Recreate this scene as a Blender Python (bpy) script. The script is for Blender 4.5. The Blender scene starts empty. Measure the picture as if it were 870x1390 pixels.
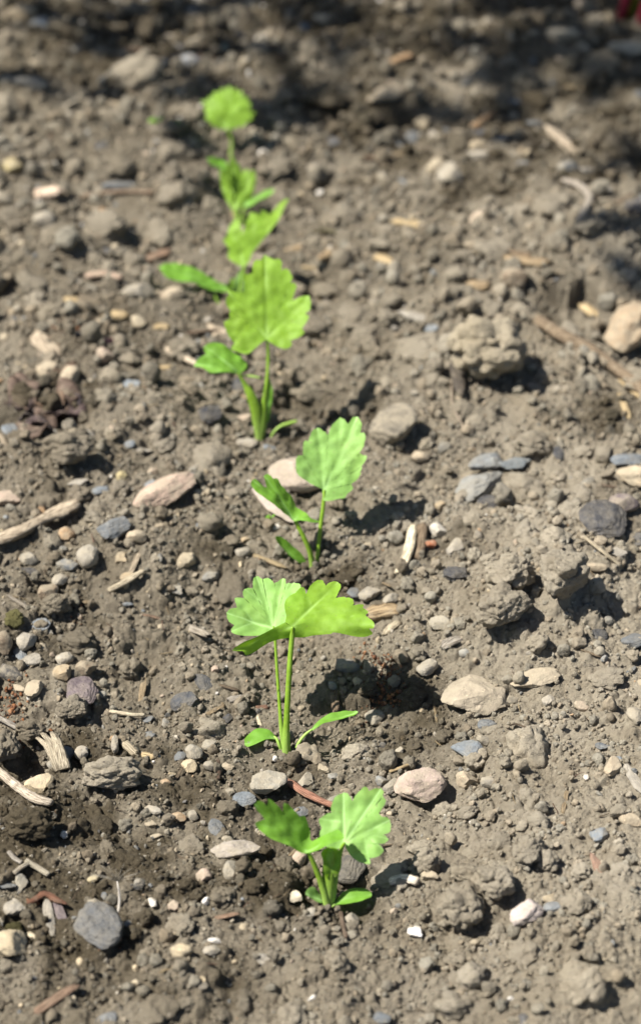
import bpy, math, random
import numpy as np
from mathutils import Vector, Matrix, noise

random.seed(7)
rng = np.random.default_rng(7)
S = bpy.context.scene
COL = S.collection

# ------------------------------------------------------------------ camera
PITCH = math.radians(36.0)
CAM = np.array([0.0, -0.477, 0.347])
FOC = 695.0 / math.tan(math.radians(13.0))          # focal length in photo pixels (870 x 1390)
FWD = np.array([0, math.cos(PITCH), -math.sin(PITCH)])
UPV = np.array([0, math.sin(PITCH), math.cos(PITCH)])
cd = bpy.data.cameras.new('camera')
cam = bpy.data.objects.new('camera', cd)
COL.objects.link(cam)
cam.location = CAM
cam.rotation_euler = (math.pi / 2 - PITCH, 0, 0)
cd.sensor_fit = 'VERTICAL'
cd.sensor_height = 36.0
cd.lens = 18.0 / math.tan(math.radians(13.0))
cd.clip_start = 0.01
cd.clip_end = 500.0
cd.dof.use_dof = True
cd.dof.focus_distance = 0.515
cd.dof.aperture_fstop = 13.5
S.camera = cam

# ------------------------------------------------------------------ light
SUN_EL, SUN_BACK = math.radians(56.0), math.radians(-8.0)
SUN = Vector((-math.cos(SUN_BACK) * math.cos(SUN_EL), math.sin(SUN_BACK) * math.cos(SUN_EL), math.sin(SUN_EL)))
w = bpy.data.worlds.new('World')
S.world = w
w.use_nodes = True
wn = w.node_tree
bg = wn.nodes['Background']
sky = wn.nodes.new('ShaderNodeTexSky')
sky.sky_type = 'NISHITA'
sky.sun_disc = False
sky.sun_elevation = SUN_EL
sky.sun_rotation = math.atan2(SUN.x, SUN.y) % (2 * math.pi)
wn.links.new(sky.outputs[0], bg.inputs[0])
bg.inputs[1].default_value = 0.05
sl = bpy.data.lights.new('sun', 'SUN')
sl.energy = 5.0
sl.angle = math.radians(0.5)
sl.color = (1.0, 0.955, 0.88)
so = bpy.data.objects.new('sun', sl)
COL.objects.link(so)
so.rotation_euler = SUN.to_track_quat('Z', 'Y').to_euler()
so.location = SUN * 3
S.view_settings.view_transform = 'Standard'
S.view_settings.look = 'None'
S.view_settings.exposure = 1.05
S.view_settings.gamma = 1.0

# ------------------------------------------------------------------ picture point -> place
def ray(px, py):
    return FWD + np.array([1.0, 0, 0]) * ((px - 435.0) / FOC) + UPV * ((695.0 - py) / FOC)

def on_flat(px, py, z=0.0):
    d = ray(px, py)
    return CAM + d * ((z - CAM[2]) / d[2])

def at_depth(px, py, y):
    d = ray(px, py)
    return CAM + d * ((y - CAM[1]) / d[1])

def mpp(px, py):                                     # metres per photo pixel at the ground there
    p = on_flat(px, py)
    return float(np.dot(p - CAM, FWD)) / FOC

def half_width(y):                                   # half of the view's width on the ground
    return (float((np.array([0, y, 0]) - CAM) @ FWD)) * 435.0 / FOC

# ------------------------------------------------------------------ ground raster
RES = 0.0003
X0, X1, Y0, Y1 = -0.27, 0.27, -0.27, 0.52
NX, NY = int((X1 - X0) / RES), int((Y1 - Y0) / RES)

def value_noise(nx, ny, cell, seed):
    r = np.random.default_rng(seed)
    gx, gy = int(nx / cell) + 4, int(ny / cell) + 4
    g = r.random((gy, gx))
    xs, ys = np.arange(nx) / cell, np.arange(ny) / cell
    xi, yi = xs.astype(int), ys.astype(int)
    fx, fy = xs - xi, ys - yi
    fx, fy = fx * fx * (3 - 2 * fx), fy * fy * (3 - 2 * fy)
    rows = g[:, xi] * (1 - fx) + g[:, xi + 1] * fx
    return rows[yi] * (1 - fy)[:, None] + rows[yi + 1] * fy[:, None] - 0.5

H = np.zeros((NY, NX), np.float32)
for cell_mm, amp in ((70, .007), (32, .0045), (15, .0022), (7, .0011)):
    H += (value_noise(NX, NY, cell_mm / 1000 / RES, int(cell_mm)) * amp * 2).astype(np.float32)
XX = X0 + np.arange(NX) * RES
YY = Y0 + np.arange(NY) * RES
H -= H[int((0 - Y0) / RES), int((0 - X0) / RES)] * 0.5
# hollows and heaps seen in the photograph: picture x, y, radius in pixels, metres up or down
for px, py, r, dz in ((775, 422, 50, -.011), (800, 360, 50, .006), (850, 430, 40, .006), (90, 590, 34, -.007), (60, 560, 60, .004), (650, 480, 130, .011), (700, 800, 120, .005),
                      (440, 540, 50, -.006), (560, 340, 90, .004), (180, 1100, 90, -.003), (60, 1190, 70, -.004), (480, 1170, 40, -.005), (760, 1150, 130, .003),
                      (300, 430, 30, -.006), (95, 720, 40, -.005), (690, 300, 80, -.003), (35, 1020, 40, -.006), (500, 950, 60, -.003), (340, 390, 30, -.004)):
    c = on_flat(px, py)
    R = r * mpp(px, py) * 1.2
    H += (dz * np.exp(-((XX[None] - c[0]) ** 2 + (YY[:, None] - c[1]) ** 2) / R ** 2)).astype(np.float32)
MACRO = H.copy()

# crumb stamps pressed into the raster: the aggregate look of tilled soil
TS = 48
def make_template(k):
    r = np.random.default_rng(100 + k)
    u = (np.arange(TS) + .5) / TS * 2 - 1
    x, y = np.meshgrid(u, u)
    h = np.zeros((TS, TS))
    for _ in range(r.integers(5, 10)):
        a, q = r.uniform(0, 6.28), r.uniform(0, .55)
        cx, cy, rr = math.cos(a) * q, math.sin(a) * q, r.uniform(.25, .5)
        h = np.maximum(h, np.sqrt(np.clip(rr * rr - (x - cx) ** 2 - (y - cy) ** 2, 0, None)) + .25 * (1 - q) * (((x - cx) ** 2 + (y - cy) ** 2) < rr * rr))
    if k % 4:                                        # broken, angular crumb: flat faces
        cut = np.full((TS, TS), r.uniform(.35, .5))
        for _ in range(7):
            a, q, sl_ = r.uniform(0, 6.28), r.uniform(.45, .9), r.uniform(.7, 2.2)
            cut = np.minimum(cut, (q - x * math.cos(a) - y * math.sin(a)) * sl_)
        h = np.where((cut > 0) & (x * x + y * y < .95), np.maximum(cut, .02) + h * .25, 0)
    a = r.uniform(0, 6.28)
    h += np.where(h > 0, value_noise(TS, TS, 9, 300 + k) * .22 + .12 * (x * math.cos(a) + y * math.sin(a)), 0)
    return np.where(h > 0, h, -1).astype(np.float32)
TEMPL = [make_template(k) for k in range(40)]

def stamp(n, r0, r1, squash, sink):
    # spread over the trapezium in view, a little beyond it
    ys = rng.uniform(-0.24, 0.46, n)
    hw = np.array([half_width(y) for y in ys]) * 1.2 + .075
    xs = rng.uniform(-1, 1, n) * hw
    rs = r0 * (r1 / r0) ** (rng.random(n) ** 1.6)
    tk = rng.integers(0, len(TEMPL), n)
    for x, y, r, t in zip(xs, ys, rs, tk):
        k = max(2, int(r / RES))
        ix, iy = int((x - X0) / RES), int((y - Y0) / RES)
        if ix - k < 0 or iy - k < 0 or ix + k >= NX or iy + k >= NY:
            continue
        idx = (np.arange(2 * k) * TS) // (2 * k)
        T = TEMPL[t][np.ix_(idx, idx)]
        win = H[iy - k:iy + k, ix - k:ix + k]
        z0 = MACRO[iy, ix] * .35 + H[iy, ix] * .65 - sink * r
        np.maximum(win, np.where(T > 0, z0 + T * r * squash, -1), out=win)

stamp(330, .006, .013, .60, .2)
stamp(2300, .003, .006, .88, .2)
stamp(13500, .0013, .0028, .95, .15)
stamp(92000, .0005, .0013, 1.15, .1)
H += (value_noise(NX, NY, 5, 6) * .0006 + value_noise(NX, NY, 2.6, 5) * .0006).astype(np.float32)
# soil lies low under the long leaf of the fifth seedling
for px, py, r in ((255, 400, 62), (290, 410, 40), (322, 424, 24), (324, 312, 26), (313, 200, 36), (348, 1006, 26), (445, 985, 34), (414, 1216, 16), (482, 1224, 26), (405, 752, 20), (390, 1022, 14), (427, 786, 14)):
    c = on_flat(px, py)
    R = r * mpp(px, py)
    k = np.exp(-(((XX[None] - c[0]) ** 2 + (YY[:, None] - c[1]) ** 2) / R ** 2) ** 2)
    H = (H * (1 - k * .8) + np.minimum(H, MACRO - .003) * k * .8).astype(np.float32)

def box(a, k):
    for ax in (0, 1):
        c = np.cumsum(np.insert(a, 0, 0, axis=ax), axis=ax, dtype=np.float64)
        n = a.shape[ax]
        i1 = np.clip(np.arange(n) + k + 1, 0, n)
        i0 = np.clip(np.arange(n) - k, 0, n)
        a = (np.take(c, i1, ax) - np.take(c, i0, ax)) / (np.expand_dims(i1 - i0, 1 - ax))
    return a.astype(np.float32)
HS = box(H, 7)

def sample(A, x, y):
    fx = np.clip((np.asarray(x) - X0) / RES, 0, NX - 1.001)
    fy = np.clip((np.asarray(y) - Y0) / RES, 0, NY - 1.001)
    ix, iy = fx.astype(int), fy.astype(int)
    ax, ay = fx - ix, fy - iy
    return (A[iy, ix] * (1 - ax) + A[iy, ix + 1] * ax) * (1 - ay) + (A[iy + 1, ix] * (1 - ax) + A[iy + 1, ix + 1] * ax) * ay

def on_soil(px, py, lift=0.0):
    z = 0.0
    for _ in range(8):
        p = on_flat(px, py, z)
        z = float(sample(HS, p[0], p[1])) + lift
    return np.array([p[0], p[1], z - lift])

# dark brown soil: damp places, plus far-end shade and leaf shadow painted in (picture x, y, radii in pixels, amount)
DAMP_SHADE = [(120, 1180, 190, 110, .95), (50, 1050, 100, 90, .85), (200, 1035, 130, 45, .7), (340, 1110, 100, 55, .85), (300, 790, 90, 45, .55),
        (465, 1190, 70, 50, .7), (520, 950, 100, 65, .6), (390, 1035, 90, 26, .65), (800, 575, 65, 45, .75), (70, 560, 90, 60, .6),  # includes the painted leaf shadow right of the tall seedling
        (60, 850, 90, 60, .45), (610, 755, 60, 28, .5), (435, 560, 80, 60, .55), (300, 900, 60, 60, .25), (435, -30, 900, 230, 1.0), (740, 170, 300, 160, .85),  # includes shade painted over the far end, full width and right
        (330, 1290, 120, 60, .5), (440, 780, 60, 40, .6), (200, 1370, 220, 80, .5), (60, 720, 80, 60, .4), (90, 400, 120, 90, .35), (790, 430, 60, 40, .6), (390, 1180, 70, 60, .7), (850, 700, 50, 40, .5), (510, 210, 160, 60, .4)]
DN = value_noise(NX, NY, 40, 77) * 1.1 + value_noise(NX, NY, 14, 78) * .8
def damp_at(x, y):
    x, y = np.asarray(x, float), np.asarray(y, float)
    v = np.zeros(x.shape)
    for px, py, rx, ry, a in DAMP_SHADE:
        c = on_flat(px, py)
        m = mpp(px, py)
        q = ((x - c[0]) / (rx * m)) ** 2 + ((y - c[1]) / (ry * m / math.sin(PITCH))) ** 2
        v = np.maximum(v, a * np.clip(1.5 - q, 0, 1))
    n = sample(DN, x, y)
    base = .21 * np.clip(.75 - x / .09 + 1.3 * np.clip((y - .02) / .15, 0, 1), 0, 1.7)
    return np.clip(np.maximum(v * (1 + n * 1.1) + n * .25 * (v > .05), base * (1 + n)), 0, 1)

# ------------------------------------------------------------------ materials
def nodes_of(name):
    m = bpy.data.materials.new(name)
    m.use_nodes = True
    nt = m.node_tree
    b = nt.nodes['Principled BSDF']
    return m, nt, b

def N(nt, kind, **kw):
    n = nt.nodes.new(kind)
    for k, v in kw.items():
        setattr(n, k, v)
    return n

def mix(nt, fac, a, b, blend='MIX'):
    n = N(nt, 'ShaderNodeMix', data_type='RGBA', blend_type=blend)
    for sock, v in ((n.inputs[0], fac), (n.inputs[6], a), (n.inputs[7], b)):
        if isinstance(v, (int, float)):
            sock.default_value = v
        elif isinstance(v, tuple):
            sock.default_value = (*v, 1)
        else:
            nt.links.new(v, sock)
    return n.outputs[2]

def tex_noise(nt, vec, scale, detail=4, rough=.6):
    n = N(nt, 'ShaderNodeTexNoise')
    n.inputs['Scale'].default_value = scale
    n.inputs['Detail'].default_value = detail
    n.inputs['Roughness'].default_value = rough
    if vec is not None:
        nt.links.new(vec, n.inputs['Vector'])
    return n.outputs[0]

def ramp(nt, fac, p0, p1, c0=(0, 0, 0), c1=(1, 1, 1)):
    r = N(nt, 'ShaderNodeValToRGB')
    e = r.color_ramp.elements
    e[0].position, e[1].position = p0, p1
    e[0].color, e[1].color = (*c0, 1), (*c1, 1)
    nt.links.new(fac, r.inputs[0])
    return r.outputs[0]

def bump(nt, h, dist, strength, normal=None):
    b = N(nt, 'ShaderNodeBump')
    b.inputs['Distance'].default_value = dist
    b.inputs['Strength'].default_value = strength
    nt.links.new(h, b.inputs['Height'])
    if normal is not None:
        nt.links.new(normal, b.inputs['Normal'])
    return b.outputs[0]

DRY_A, DRY_B, DRY_C = (.41, .357, .267), (.31, .262, .19), (.47, .415, .33)
WET_SHADE_A, WET_SHADE_B = (.070, .056, .035), (.118, .096, .063)

def soil_colour(nt, damp):
    pos = N(nt, 'ShaderNodeNewGeometry').outputs['Position']
    big = ramp(nt, tex_noise(nt, pos, 45, 5), .35, .65)
    mid = ramp(nt, tex_noise(nt, pos, 330, 5), .38, .66)
    fine = ramp(nt, tex_noise(nt, pos, 1500, 4, .7), .3, .7)
    dry = mix(nt, mid, DRY_B, DRY_A)
    dry = mix(nt, big, dry, mix(nt, fine, DRY_A, DRY_C))
    wet_shade = mix(nt, fine, WET_SHADE_A, WET_SHADE_B)
    c = mix(nt, damp, dry, wet_shade)  # damp places and painted shade share this dark tone
    spk = ramp(nt, tex_noise(nt, pos, 900, 2, .5), .70, .74)
    c = mix(nt, spk, c, (.42, .37, .29))
    spk2 = ramp(nt, tex_noise(nt, pos, 620, 2, .5), .26, .30, (1, 1, 1), (0, 0, 0))
    c = mix(nt, spk2, c, (.085, .075, .06))
    return c, pos

def soil_material(name, source):
    m, nt, b = nodes_of(name)
    if source == 'attr':
        a = N(nt, 'ShaderNodeAttribute', attribute_name='damp').outputs['Fac']  # dampness with the painted shade included
    elif source == 'instance':
        at = N(nt, 'ShaderNodeAttribute', attribute_name='tint', attribute_type='INSTANCER')
        a = at.outputs['Alpha']
    else:
        a = N(nt, 'ShaderNodeObjectInfo').outputs['Alpha']
    c, pos = soil_colour(nt, a)
    if source == 'instance':
        c = mix(nt, 1.0, c, at.outputs['Color'], 'MULTIPLY')
    elif source == 'object':
        c = mix(nt, 1.0, c, N(nt, 'ShaderNodeObjectInfo').outputs['Color'], 'MULTIPLY')
    nt.links.new(c, b.inputs['Base Color'])
    b.inputs['Roughness'].default_value = .95
    b.inputs['Specular IOR Level'].default_value = .15
    n1 = bump(nt, tex_noise(nt, pos, 800, 6, .78), .0016, 1.0)
    n2 = bump(nt, tex_noise(nt, pos, 3000, 3, .7), .0005, .9, n1)
    nt.links.new(n2, b.inputs['Normal'])
    return m

def stone_material(name, source, dust=.35, rough=.8, layered=False):
    m, nt, b = nodes_of(name)
    if source == 'instance':
        col = N(nt, 'ShaderNodeAttribute', attribute_name='tint', attribute_type='INSTANCER').outputs['Color']
    else:
        col = N(nt, 'ShaderNodeObjectInfo').outputs['Color']
    geo = N(nt, 'ShaderNodeNewGeometry')
    pos = geo.outputs['Position']
    n = tex_noise(nt, pos, 260, 6, .7)
    c = mix(nt, ramp(nt, n, .3, .72), mix(nt, 1.0, col, (.62, .60, .58), 'MULTIPLY'), mix(nt, 1.0, col, (1.25, 1.22, 1.18), 'MULTIPLY'))
    sp = ramp(nt, tex_noise(nt, pos, 1300, 3, .6), .62, .72)
    c = mix(nt, sp, c, mix(nt, 1.0, col, (1.6, 1.5, 1.35), 'MULTIPLY'))
    d = ramp(nt, tex_noise(nt, pos, 300, 8, .8), .40, .58)
    dm = N(nt, 'ShaderNodeMath', operation='MULTIPLY')
    nt.links.new(d, dm.inputs[0])
    dm.inputs[1].default_value = dust
    c = mix(nt, dm.outputs[0], c, (.315, .27, .195))
    nt.links.new(c, b.inputs['Base Color'])
    b.inputs['Roughness'].default_value = rough
    b.inputs['Specular IOR Level'].default_value = .3
    if layered:
        tc = N(nt, 'ShaderNodeTexCoord')
        wv = N(nt, 'ShaderNodeTexWave', bands_direction='Z')
        wv.inputs['Scale'].default_value = 1.6
        wv.inputs['Distortion'].default_value = 5
        wv.inputs['Detail'].default_value = 4
        wv.inputs['Detail Scale'].default_value = 2
        nt.links.new(tc.outputs['Object'], wv.inputs['Vector'])
        n0 = bump(nt, wv.outputs[1], .0006, .35)
    else:
        n0 = None
    n1 = bump(nt, tex_noise(nt, pos, 500, 6, .7), .0008, .8, n0)
    n2 = bump(nt, tex_noise(nt, pos, 2600, 3, .6), .00022, .6, n1)
    nt.links.new(n2, b.inputs['Normal'])
    return m

def wood_material(name, source):
    m, nt, b = nodes_of(name)
    if source == 'instance':
        col = N(nt, 'ShaderNodeAttribute', attribute_name='tint', attribute_type='INSTANCER').outputs['Color']
    else:
        col = N(nt, 'ShaderNodeObjectInfo').outputs['Color']
    uv = N(nt, 'ShaderNodeAttribute', attribute_name='grain').outputs['Vector']
    mp = N(nt, 'ShaderNodeMapping')
    mp.inputs['Scale'].default_value = (3.0, 14.0, 1)
    nt.links.new(uv, mp.inputs[0])
    n = tex_noise(nt, mp.outputs[0], 1.0, 5, .65)
    c = mix(nt, ramp(nt, n, .38, .62), mix(nt, 1.0, col, (.34, .30, .26), 'MULTIPLY'), mix(nt, 1.0, col, (1.25, 1.2, 1.12), 'MULTIPLY'))
    pos = N(nt, 'ShaderNodeNewGeometry').outputs['Position']
    d = ramp(nt, tex_noise(nt, pos, 240, 6, .75), .52, .66)
    c = mix(nt, mix(nt, .5, (0, 0, 0), d), c, (.27, .225, .16))
    nt.links.new(c, b.inputs['Base Color'])
    b.inputs['Roughness'].default_value = .75
    b.inputs['Specular IOR Level'].default_value = .25
    nt.links.new(bump(nt, n, .0006, .9), b.inputs['Normal'])
    return m

def leaf_material(name, top, thru, fac, gloss=.58):
    m, nt, b = nodes_of(name)
    pos = N(nt, 'ShaderNodeTexCoord').outputs['Object']
    vein = N(nt, 'ShaderNodeAttribute', attribute_name='vein').outputs['Fac']
    n = ramp(nt, tex_noise(nt, pos, 220, 4, .6), .3, .7)
    vo = N(nt, 'ShaderNodeTexVoronoi', feature='SMOOTH_F1')
    vo.inputs['Scale'].default_value = 620
    vo.inputs['Smoothness'].default_value = .35
    nt.links.new(pos, vo.inputs['Vector'])
    vor0 = vo.outputs['Distance']
    cell = ramp(nt, vor0, .0, .55)
    c = mix(nt, n, tuple(v * .74 for v in top), tuple(v * 1.15 for v in top))
    c = mix(nt, mix(nt, .30, (0, 0, 0), cell), c, tuple(min(1, v * 1.3 + .05) for v in top))
    blot = ramp(nt, tex_noise(nt, pos, 70, 5, .65), .5, .68)
    c = mix(nt, mix(nt, .25, (0, 0, 0), blot), c, (top[0] * 1.25, top[1] * .98, top[2] * .6))
    sp = ramp(nt, tex_noise(nt, pos, 900, 2, .5), .70, .73)
    c = mix(nt, mix(nt, .5, (0, 0, 0), sp), c, (.22, .20, .10))
    c = mix(nt, vein, c, tuple(min(1, v * 1.5 + .13) for v in top))
    nt.links.new(c, b.inputs['Base Color'])
    b.inputs['Roughness'].default_value = gloss
    b.inputs['Specular IOR Level'].default_value = .3
    n1 = bump(nt, vo.outputs['Distance'], .0014, -1.0)
    n1 = bump(nt, tex_noise(nt, pos, 1900, 3), .00012, .5, n1)
    n1 = bump(nt, vein, .0003, -.5, n1)
    nt.links.new(n1, b.inputs['Normal'])
    tr = N(nt, 'ShaderNodeBsdfTranslucent')
    tc = mix(nt, n, tuple(v * .8 for v in thru), thru)
    tc = mix(nt, vein, tc, tuple(v * .75 for v in thru))
    nt.links.new(tc, tr.inputs[0])
    nt.links.new(n1, tr.inputs['Normal'])
    ms = N(nt, 'ShaderNodeMixShader')
    ms.inputs[0].default_value = fac
    nt.links.new(b.outputs[0], ms.inputs[1])
    nt.links.new(tr.outputs[0], ms.inputs[2])
    nt.links.new(ms.outputs[0], nt.nodes['Material Output'].inputs[0])
    return m

M = {
    'soil': soil_material('tilled_soil', 'attr'),
    'crumb': soil_material('soil_crumb', 'instance'),
    'clod': soil_material('soil_clod', 'object'),
    'stone': stone_material('dusty_stone', 'object', .70, .9),
    'slate': stone_material('layered_slate', 'object', .28, .6, True),
    'grit': stone_material('grit', 'instance', .35, .8),
    'wood': wood_material('weathered_wood', 'object'),
    'fibre': wood_material('plant_fibre', 'instance'),
    'leaf_pale': leaf_material('young_leaf', (.21, .39, .085), (.23, .47, .03), .27),
    'leaf_lime': leaf_material('lime_leaf', (.205, .37, .026), (.29, .52, .014), .38),
    'leaf_deep': leaf_material('green_leaf', (.15, .335, .028), (.25, .50, .012), .38),
    'stalk': leaf_material('leaf_stalk', (.20, .34, .022), (.30, .45, .02), .2, .38),
    'chard_leaf': leaf_material('dark_leaf', (.03, .07, .02), (.05, .10, .01), .15),
    'chard_stem': leaf_material('red_stem', (.22, .012, .03), (.2, .02, .02), .15),
    'chard_yellow': leaf_material('yellow_green_stem', (.22, .24, .02), (.2, .25, .02), .15),
}

# ------------------------------------------------------------------ mesh helpers
def new_mesh(name, verts, faces, mat, smooth=True, sharp=0):
    me = bpy.data.meshes.new(name)
    me.from_pydata([tuple(v) for v in verts], [], [tuple(f) for f in faces])
    me.materials.append(mat)
    if smooth:
        me.polygons.foreach_set('use_smooth', [True] * len(me.polygons))
    me.update()
    if sharp:
        me.set_sharp_from_angle(angle=math.radians(sharp))
    return me

def grid_mesh(name, co, nu, nv, mat):
    """co: (nv*nu,3) rows of nu points"""
    me = bpy.data.meshes.new(name)
    i = (np.arange(nv - 1)[:, None] * nu + np.arange(nu - 1)[None]).ravel()
    q = np.stack([i, i + 1, i + nu + 1, i + nu], 1).astype(np.int32)
    me.vertices.add(len(co))
    me.vertices.foreach_set('co', co.astype(np.float32).ravel())
    me.loops.add(q.size)
    me.loops.foreach_set('vertex_index', q.ravel())
    me.polygons.add(len(q))
    me.polygons.foreach_set('loop_start', np.arange(0, q.size, 4, dtype=np.int32))
    me.polygons.foreach_set('use_smooth', np.ones(len(q), bool))
    me.materials.append(mat)
    me.update(calc_edges=True)
    return me

def float_attr(me, name, vals):
    a = me.attributes.new(name, 'FLOAT', 'POINT')
    a.data.foreach_set('value', np.asarray(vals, np.float32))

def vec_attr(me, name, vals):
    a = me.attributes.new(name, 'FLOAT_VECTOR', 'POINT')
    a.data.foreach_set('vector', np.asarray(vals, np.float32).ravel())

def link(name, me, parent=None):
    o = bpy.data.objects.new(name, me)
    COL.objects.link(o)
    if parent is not None:
        o.parent = parent
    return o

def tag(o, label, cat, group=None):
    o['label'] = label
    o['category'] = cat
    if group:
        o['group'] = group
    return o

def icosphere(sub):
    import bmesh
    bm = bmesh.new()
    bmesh.ops.create_icosphere(bm, subdivisions=sub, radius=1)
    v = np.array([x.co[:] for x in bm.verts])
    bm.verts.index_update()
    f = [[x.index for x in fc.verts] for fc in bm.faces]
    bm.free()
    return v / np.linalg.norm(v, axis=1)[:, None], f
ICO = {k: icosphere(k) for k in (2, 3, 4, 5)}

def noise3(v, scale, seed):
    return np.array([noise.noise((x * scale + seed * 17.3, y * scale - seed * 5.1, z * scale + seed * 3.7)) for x, y, z in v])

def stone_shape(sub, seed, planes=12, soft=.0, jag=.05):
    r = np.random.default_rng(1000 + seed)
    v, f = ICO[sub]
    n = r.normal(size=(planes, 3))
    n /= np.linalg.norm(n, axis=1)[:, None]
    d = r.uniform(.66, 1.0, planes)
    k = v @ n.T
    rad = np.where(k > .05, d / np.maximum(k, .05), 9)
    if soft > 0:
        rr = -np.log(np.exp(-np.minimum(rad, 3) / soft).sum(1)) * soft
    else:
        rr = rad.min(1)
    rr = np.clip(rr, .4, 1.15)
    rr = rr * (1 + jag * noise3(v, 2.2, seed) + jag * .7 * noise3(v, 6, seed + 3))
    return v * rr[:, None] / rr.max(), f

def clod_shape(sub, seed, nb=46):
    """a lump made of many stuck-together crumbs"""
    r = np.random.default_rng(2000 + seed)
    v, f = ICO[sub]
    rad = np.full(len(v), .55) * (1 + .25 * noise3(v, 1.3, seed))
    for i in range(nb):
        c = r.normal(size=3)
        c /= np.linalg.norm(c)
        q = r.uniform(.42, .72)
        s = r.uniform(.18, .38) if i < min(16, nb * .4) else r.uniform(.07, .2)
        if i >= min(16, nb * .4):
            q = r.uniform(.50, .66)
        b = v @ (c * q)
        disc = b * b - q * q + s * s
        hit = np.where(disc > 0, b + np.sqrt(np.maximum(disc, 0)), 0)
        rad = np.maximum(rad, hit)
    n_ = r.normal(size=(9, 3))
    n_ /= np.linalg.norm(n_, axis=1)[:, None]
    k_ = v @ n_.T
    rad = np.minimum(rad, np.where(k_ > .05, r.uniform(.56, .8, 9) / np.maximum(k_, .05), 9).min(1) * 1.04)   # broken faces
    rad *= 1 + .10 * noise3(v, 3, seed + 2) + .07 * noise3(v, 6, seed + 9) + .06 * noise3(v, 13, seed + 4)
    return v * rad[:, None] / np.percentile(rad, 97), f

def tube_mesh(name, pts, radii, mat, sides=10, flat=1.0, rough=0.0, seed=0, closed_ends=True, groove=0.0):
    """a tapering tube along 3-D points, flattened in its second cross direction"""
    P = [Vector(p) for p in pts]
    vs, fs, gr = [], [], []
    prev = None
    L = 0
    for i, p in enumerate(P):
        if i:
            L += (p - P[i - 1]).length
        t = (P[min(i + 1, len(P) - 1)] - P[max(i - 1, 0)]).normalized()
        a = t.cross(Vector((0, 0, 1)) if prev is None else prev)
        if prev is None:
            if a.length < 1e-3:
                a = t.cross(Vector((0, 1, 0)))
            a.normalize()
            b = a.cross(t).normalized()
        else:
            a.normalize()
            b = a.cross(t).normalized()
        prev = b
        for k in range(sides):
            an = 2 * math.pi * k / sides
            g = 1 + groove * noise.noise((k * 1.7 + seed, seed * .3, i * .12))
            rr = radii[i] * g * (1 + rough * noise.noise((k * .9, i * .8, seed * 3.3)))
            q = p + a * (math.cos(an) * rr) + b * (math.sin(an) * rr * flat)
            vs.append(q)
            gr.append((L * 120, k / sides * 2, seed))
    n = len(P)
    for i in range(n - 1):
        for k in range(sides):
            k2 = (k + 1) % sides
            fs.append((i * sides + k, i * sides + k2, (i + 1) * sides + k2, (i + 1) * sides + k))
    if closed_ends:
        for i, c in ((0, P[0]), (n - 1, P[-1])):
            vs.append(c)
            gr.append((0, 0, seed))
            ci = len(vs) - 1
            for k in range(sides):
                k2 = (k + 1) % sides
                t3 = (ci, i * sides + k2, i * sides + k)
                fs.append(t3 if i == 0 else t3[::-1])
    me = new_mesh(name, vs, fs, mat)
    vec_attr(me, 'grain', gr)
    return me

def spline(pts, n):
    """Catmull-Rom through points (any dimension)"""
    P = np.array(pts, float)
    if len(P) == 2:
        return P[0] + (P[1] - P[0]) * np.linspace(0, 1, n)[:, None]
    Q = np.vstack([2 * P[0] - P[1], P, 2 * P[-1] - P[-2]])
    out = []
    for s in np.linspace(0, len(P) - 1 - 1e-6, n):
        i = int(s)
        t = s - i
        p0, p1, p2, p3 = Q[i:i + 4]
        out.append(.5 * (2 * p1 + (p2 - p0) * t + (2 * p0 - 5 * p1 + 4 * p2 - p3) * t * t + (3 * p1 - p0 - 3 * p2 + p3) * t ** 3))
    return np.array(out)

# ------------------------------------------------------------------ the soil sheet
def build_soil():
    ys = [-0.205]
    while ys[-1] < .40:
        d = float((np.array([0, ys[-1], 0]) - CAM) @ FWD)
        ys.append(ys[-1] + .00034 * (d / .5) ** 1.6)
    ys = np.array([-30, -8, -2.5, -1, -.5, -.3, -.24] + ys + [.43, .5, .65, 1, 2, 5, 15, 60])
    ui = np.linspace(-1, 1, 601)
    uo = np.concatenate([1 + .0085 * np.arange(1, 90), [1.85, 2.0, 2.3, 2.8, 4, 10, 40, 150]])
    us = np.concatenate([-uo[::-1], ui, uo])
    hw = np.array([half_width(min(max(y, -.205), .4)) * 1.3 for y in ys])
    x = us[None] * hw[:, None]
    y = np.repeat(ys[:, None], len(us), 1)
    z = sample(H, x, y)
    inside = (np.clip((.27 - np.abs(x)) / .06, 0, 1) * np.clip((y + .3) / .06, 0, 1) * np.clip((.54 - y) / .06, 0, 1))
    z = z * inside
    co = np.stack([x, y, z], -1).reshape(-1, 3)
    me = grid_mesh('soil', co, len(us), len(ys), M['soil'])
    # sheet darker than the loose crumbs: shade of the gaps put into its colour
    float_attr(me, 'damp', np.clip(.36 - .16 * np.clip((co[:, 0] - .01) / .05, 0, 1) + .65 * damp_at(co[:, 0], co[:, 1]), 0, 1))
    o = link('soil', me)
    o['kind'] = 'structure'
    return o
build_soil()

# ------------------------------------------------------------------ seedlings
def lobes(dist, win):
    n = len(dist)
    return [i for i in range(n) if dist[i] >= max(dist[(i + k) % n] for k in range(-win, win + 1)) - 1e-9]

LEAN = .23                                           # the seedlings lean back, away from the camera

def leaned(conv, pt, base, d):
    """picture point and depth (mm behind the base) -> place, on a plant leaning back from its base (x, y in the picture, y in the world)"""
    px, py = conv(pt)
    up = max(0.0, base[1] - py) * base[3]
    return at_depth(px, py, base[2] + d * .001 + LEAN * up)

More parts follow.
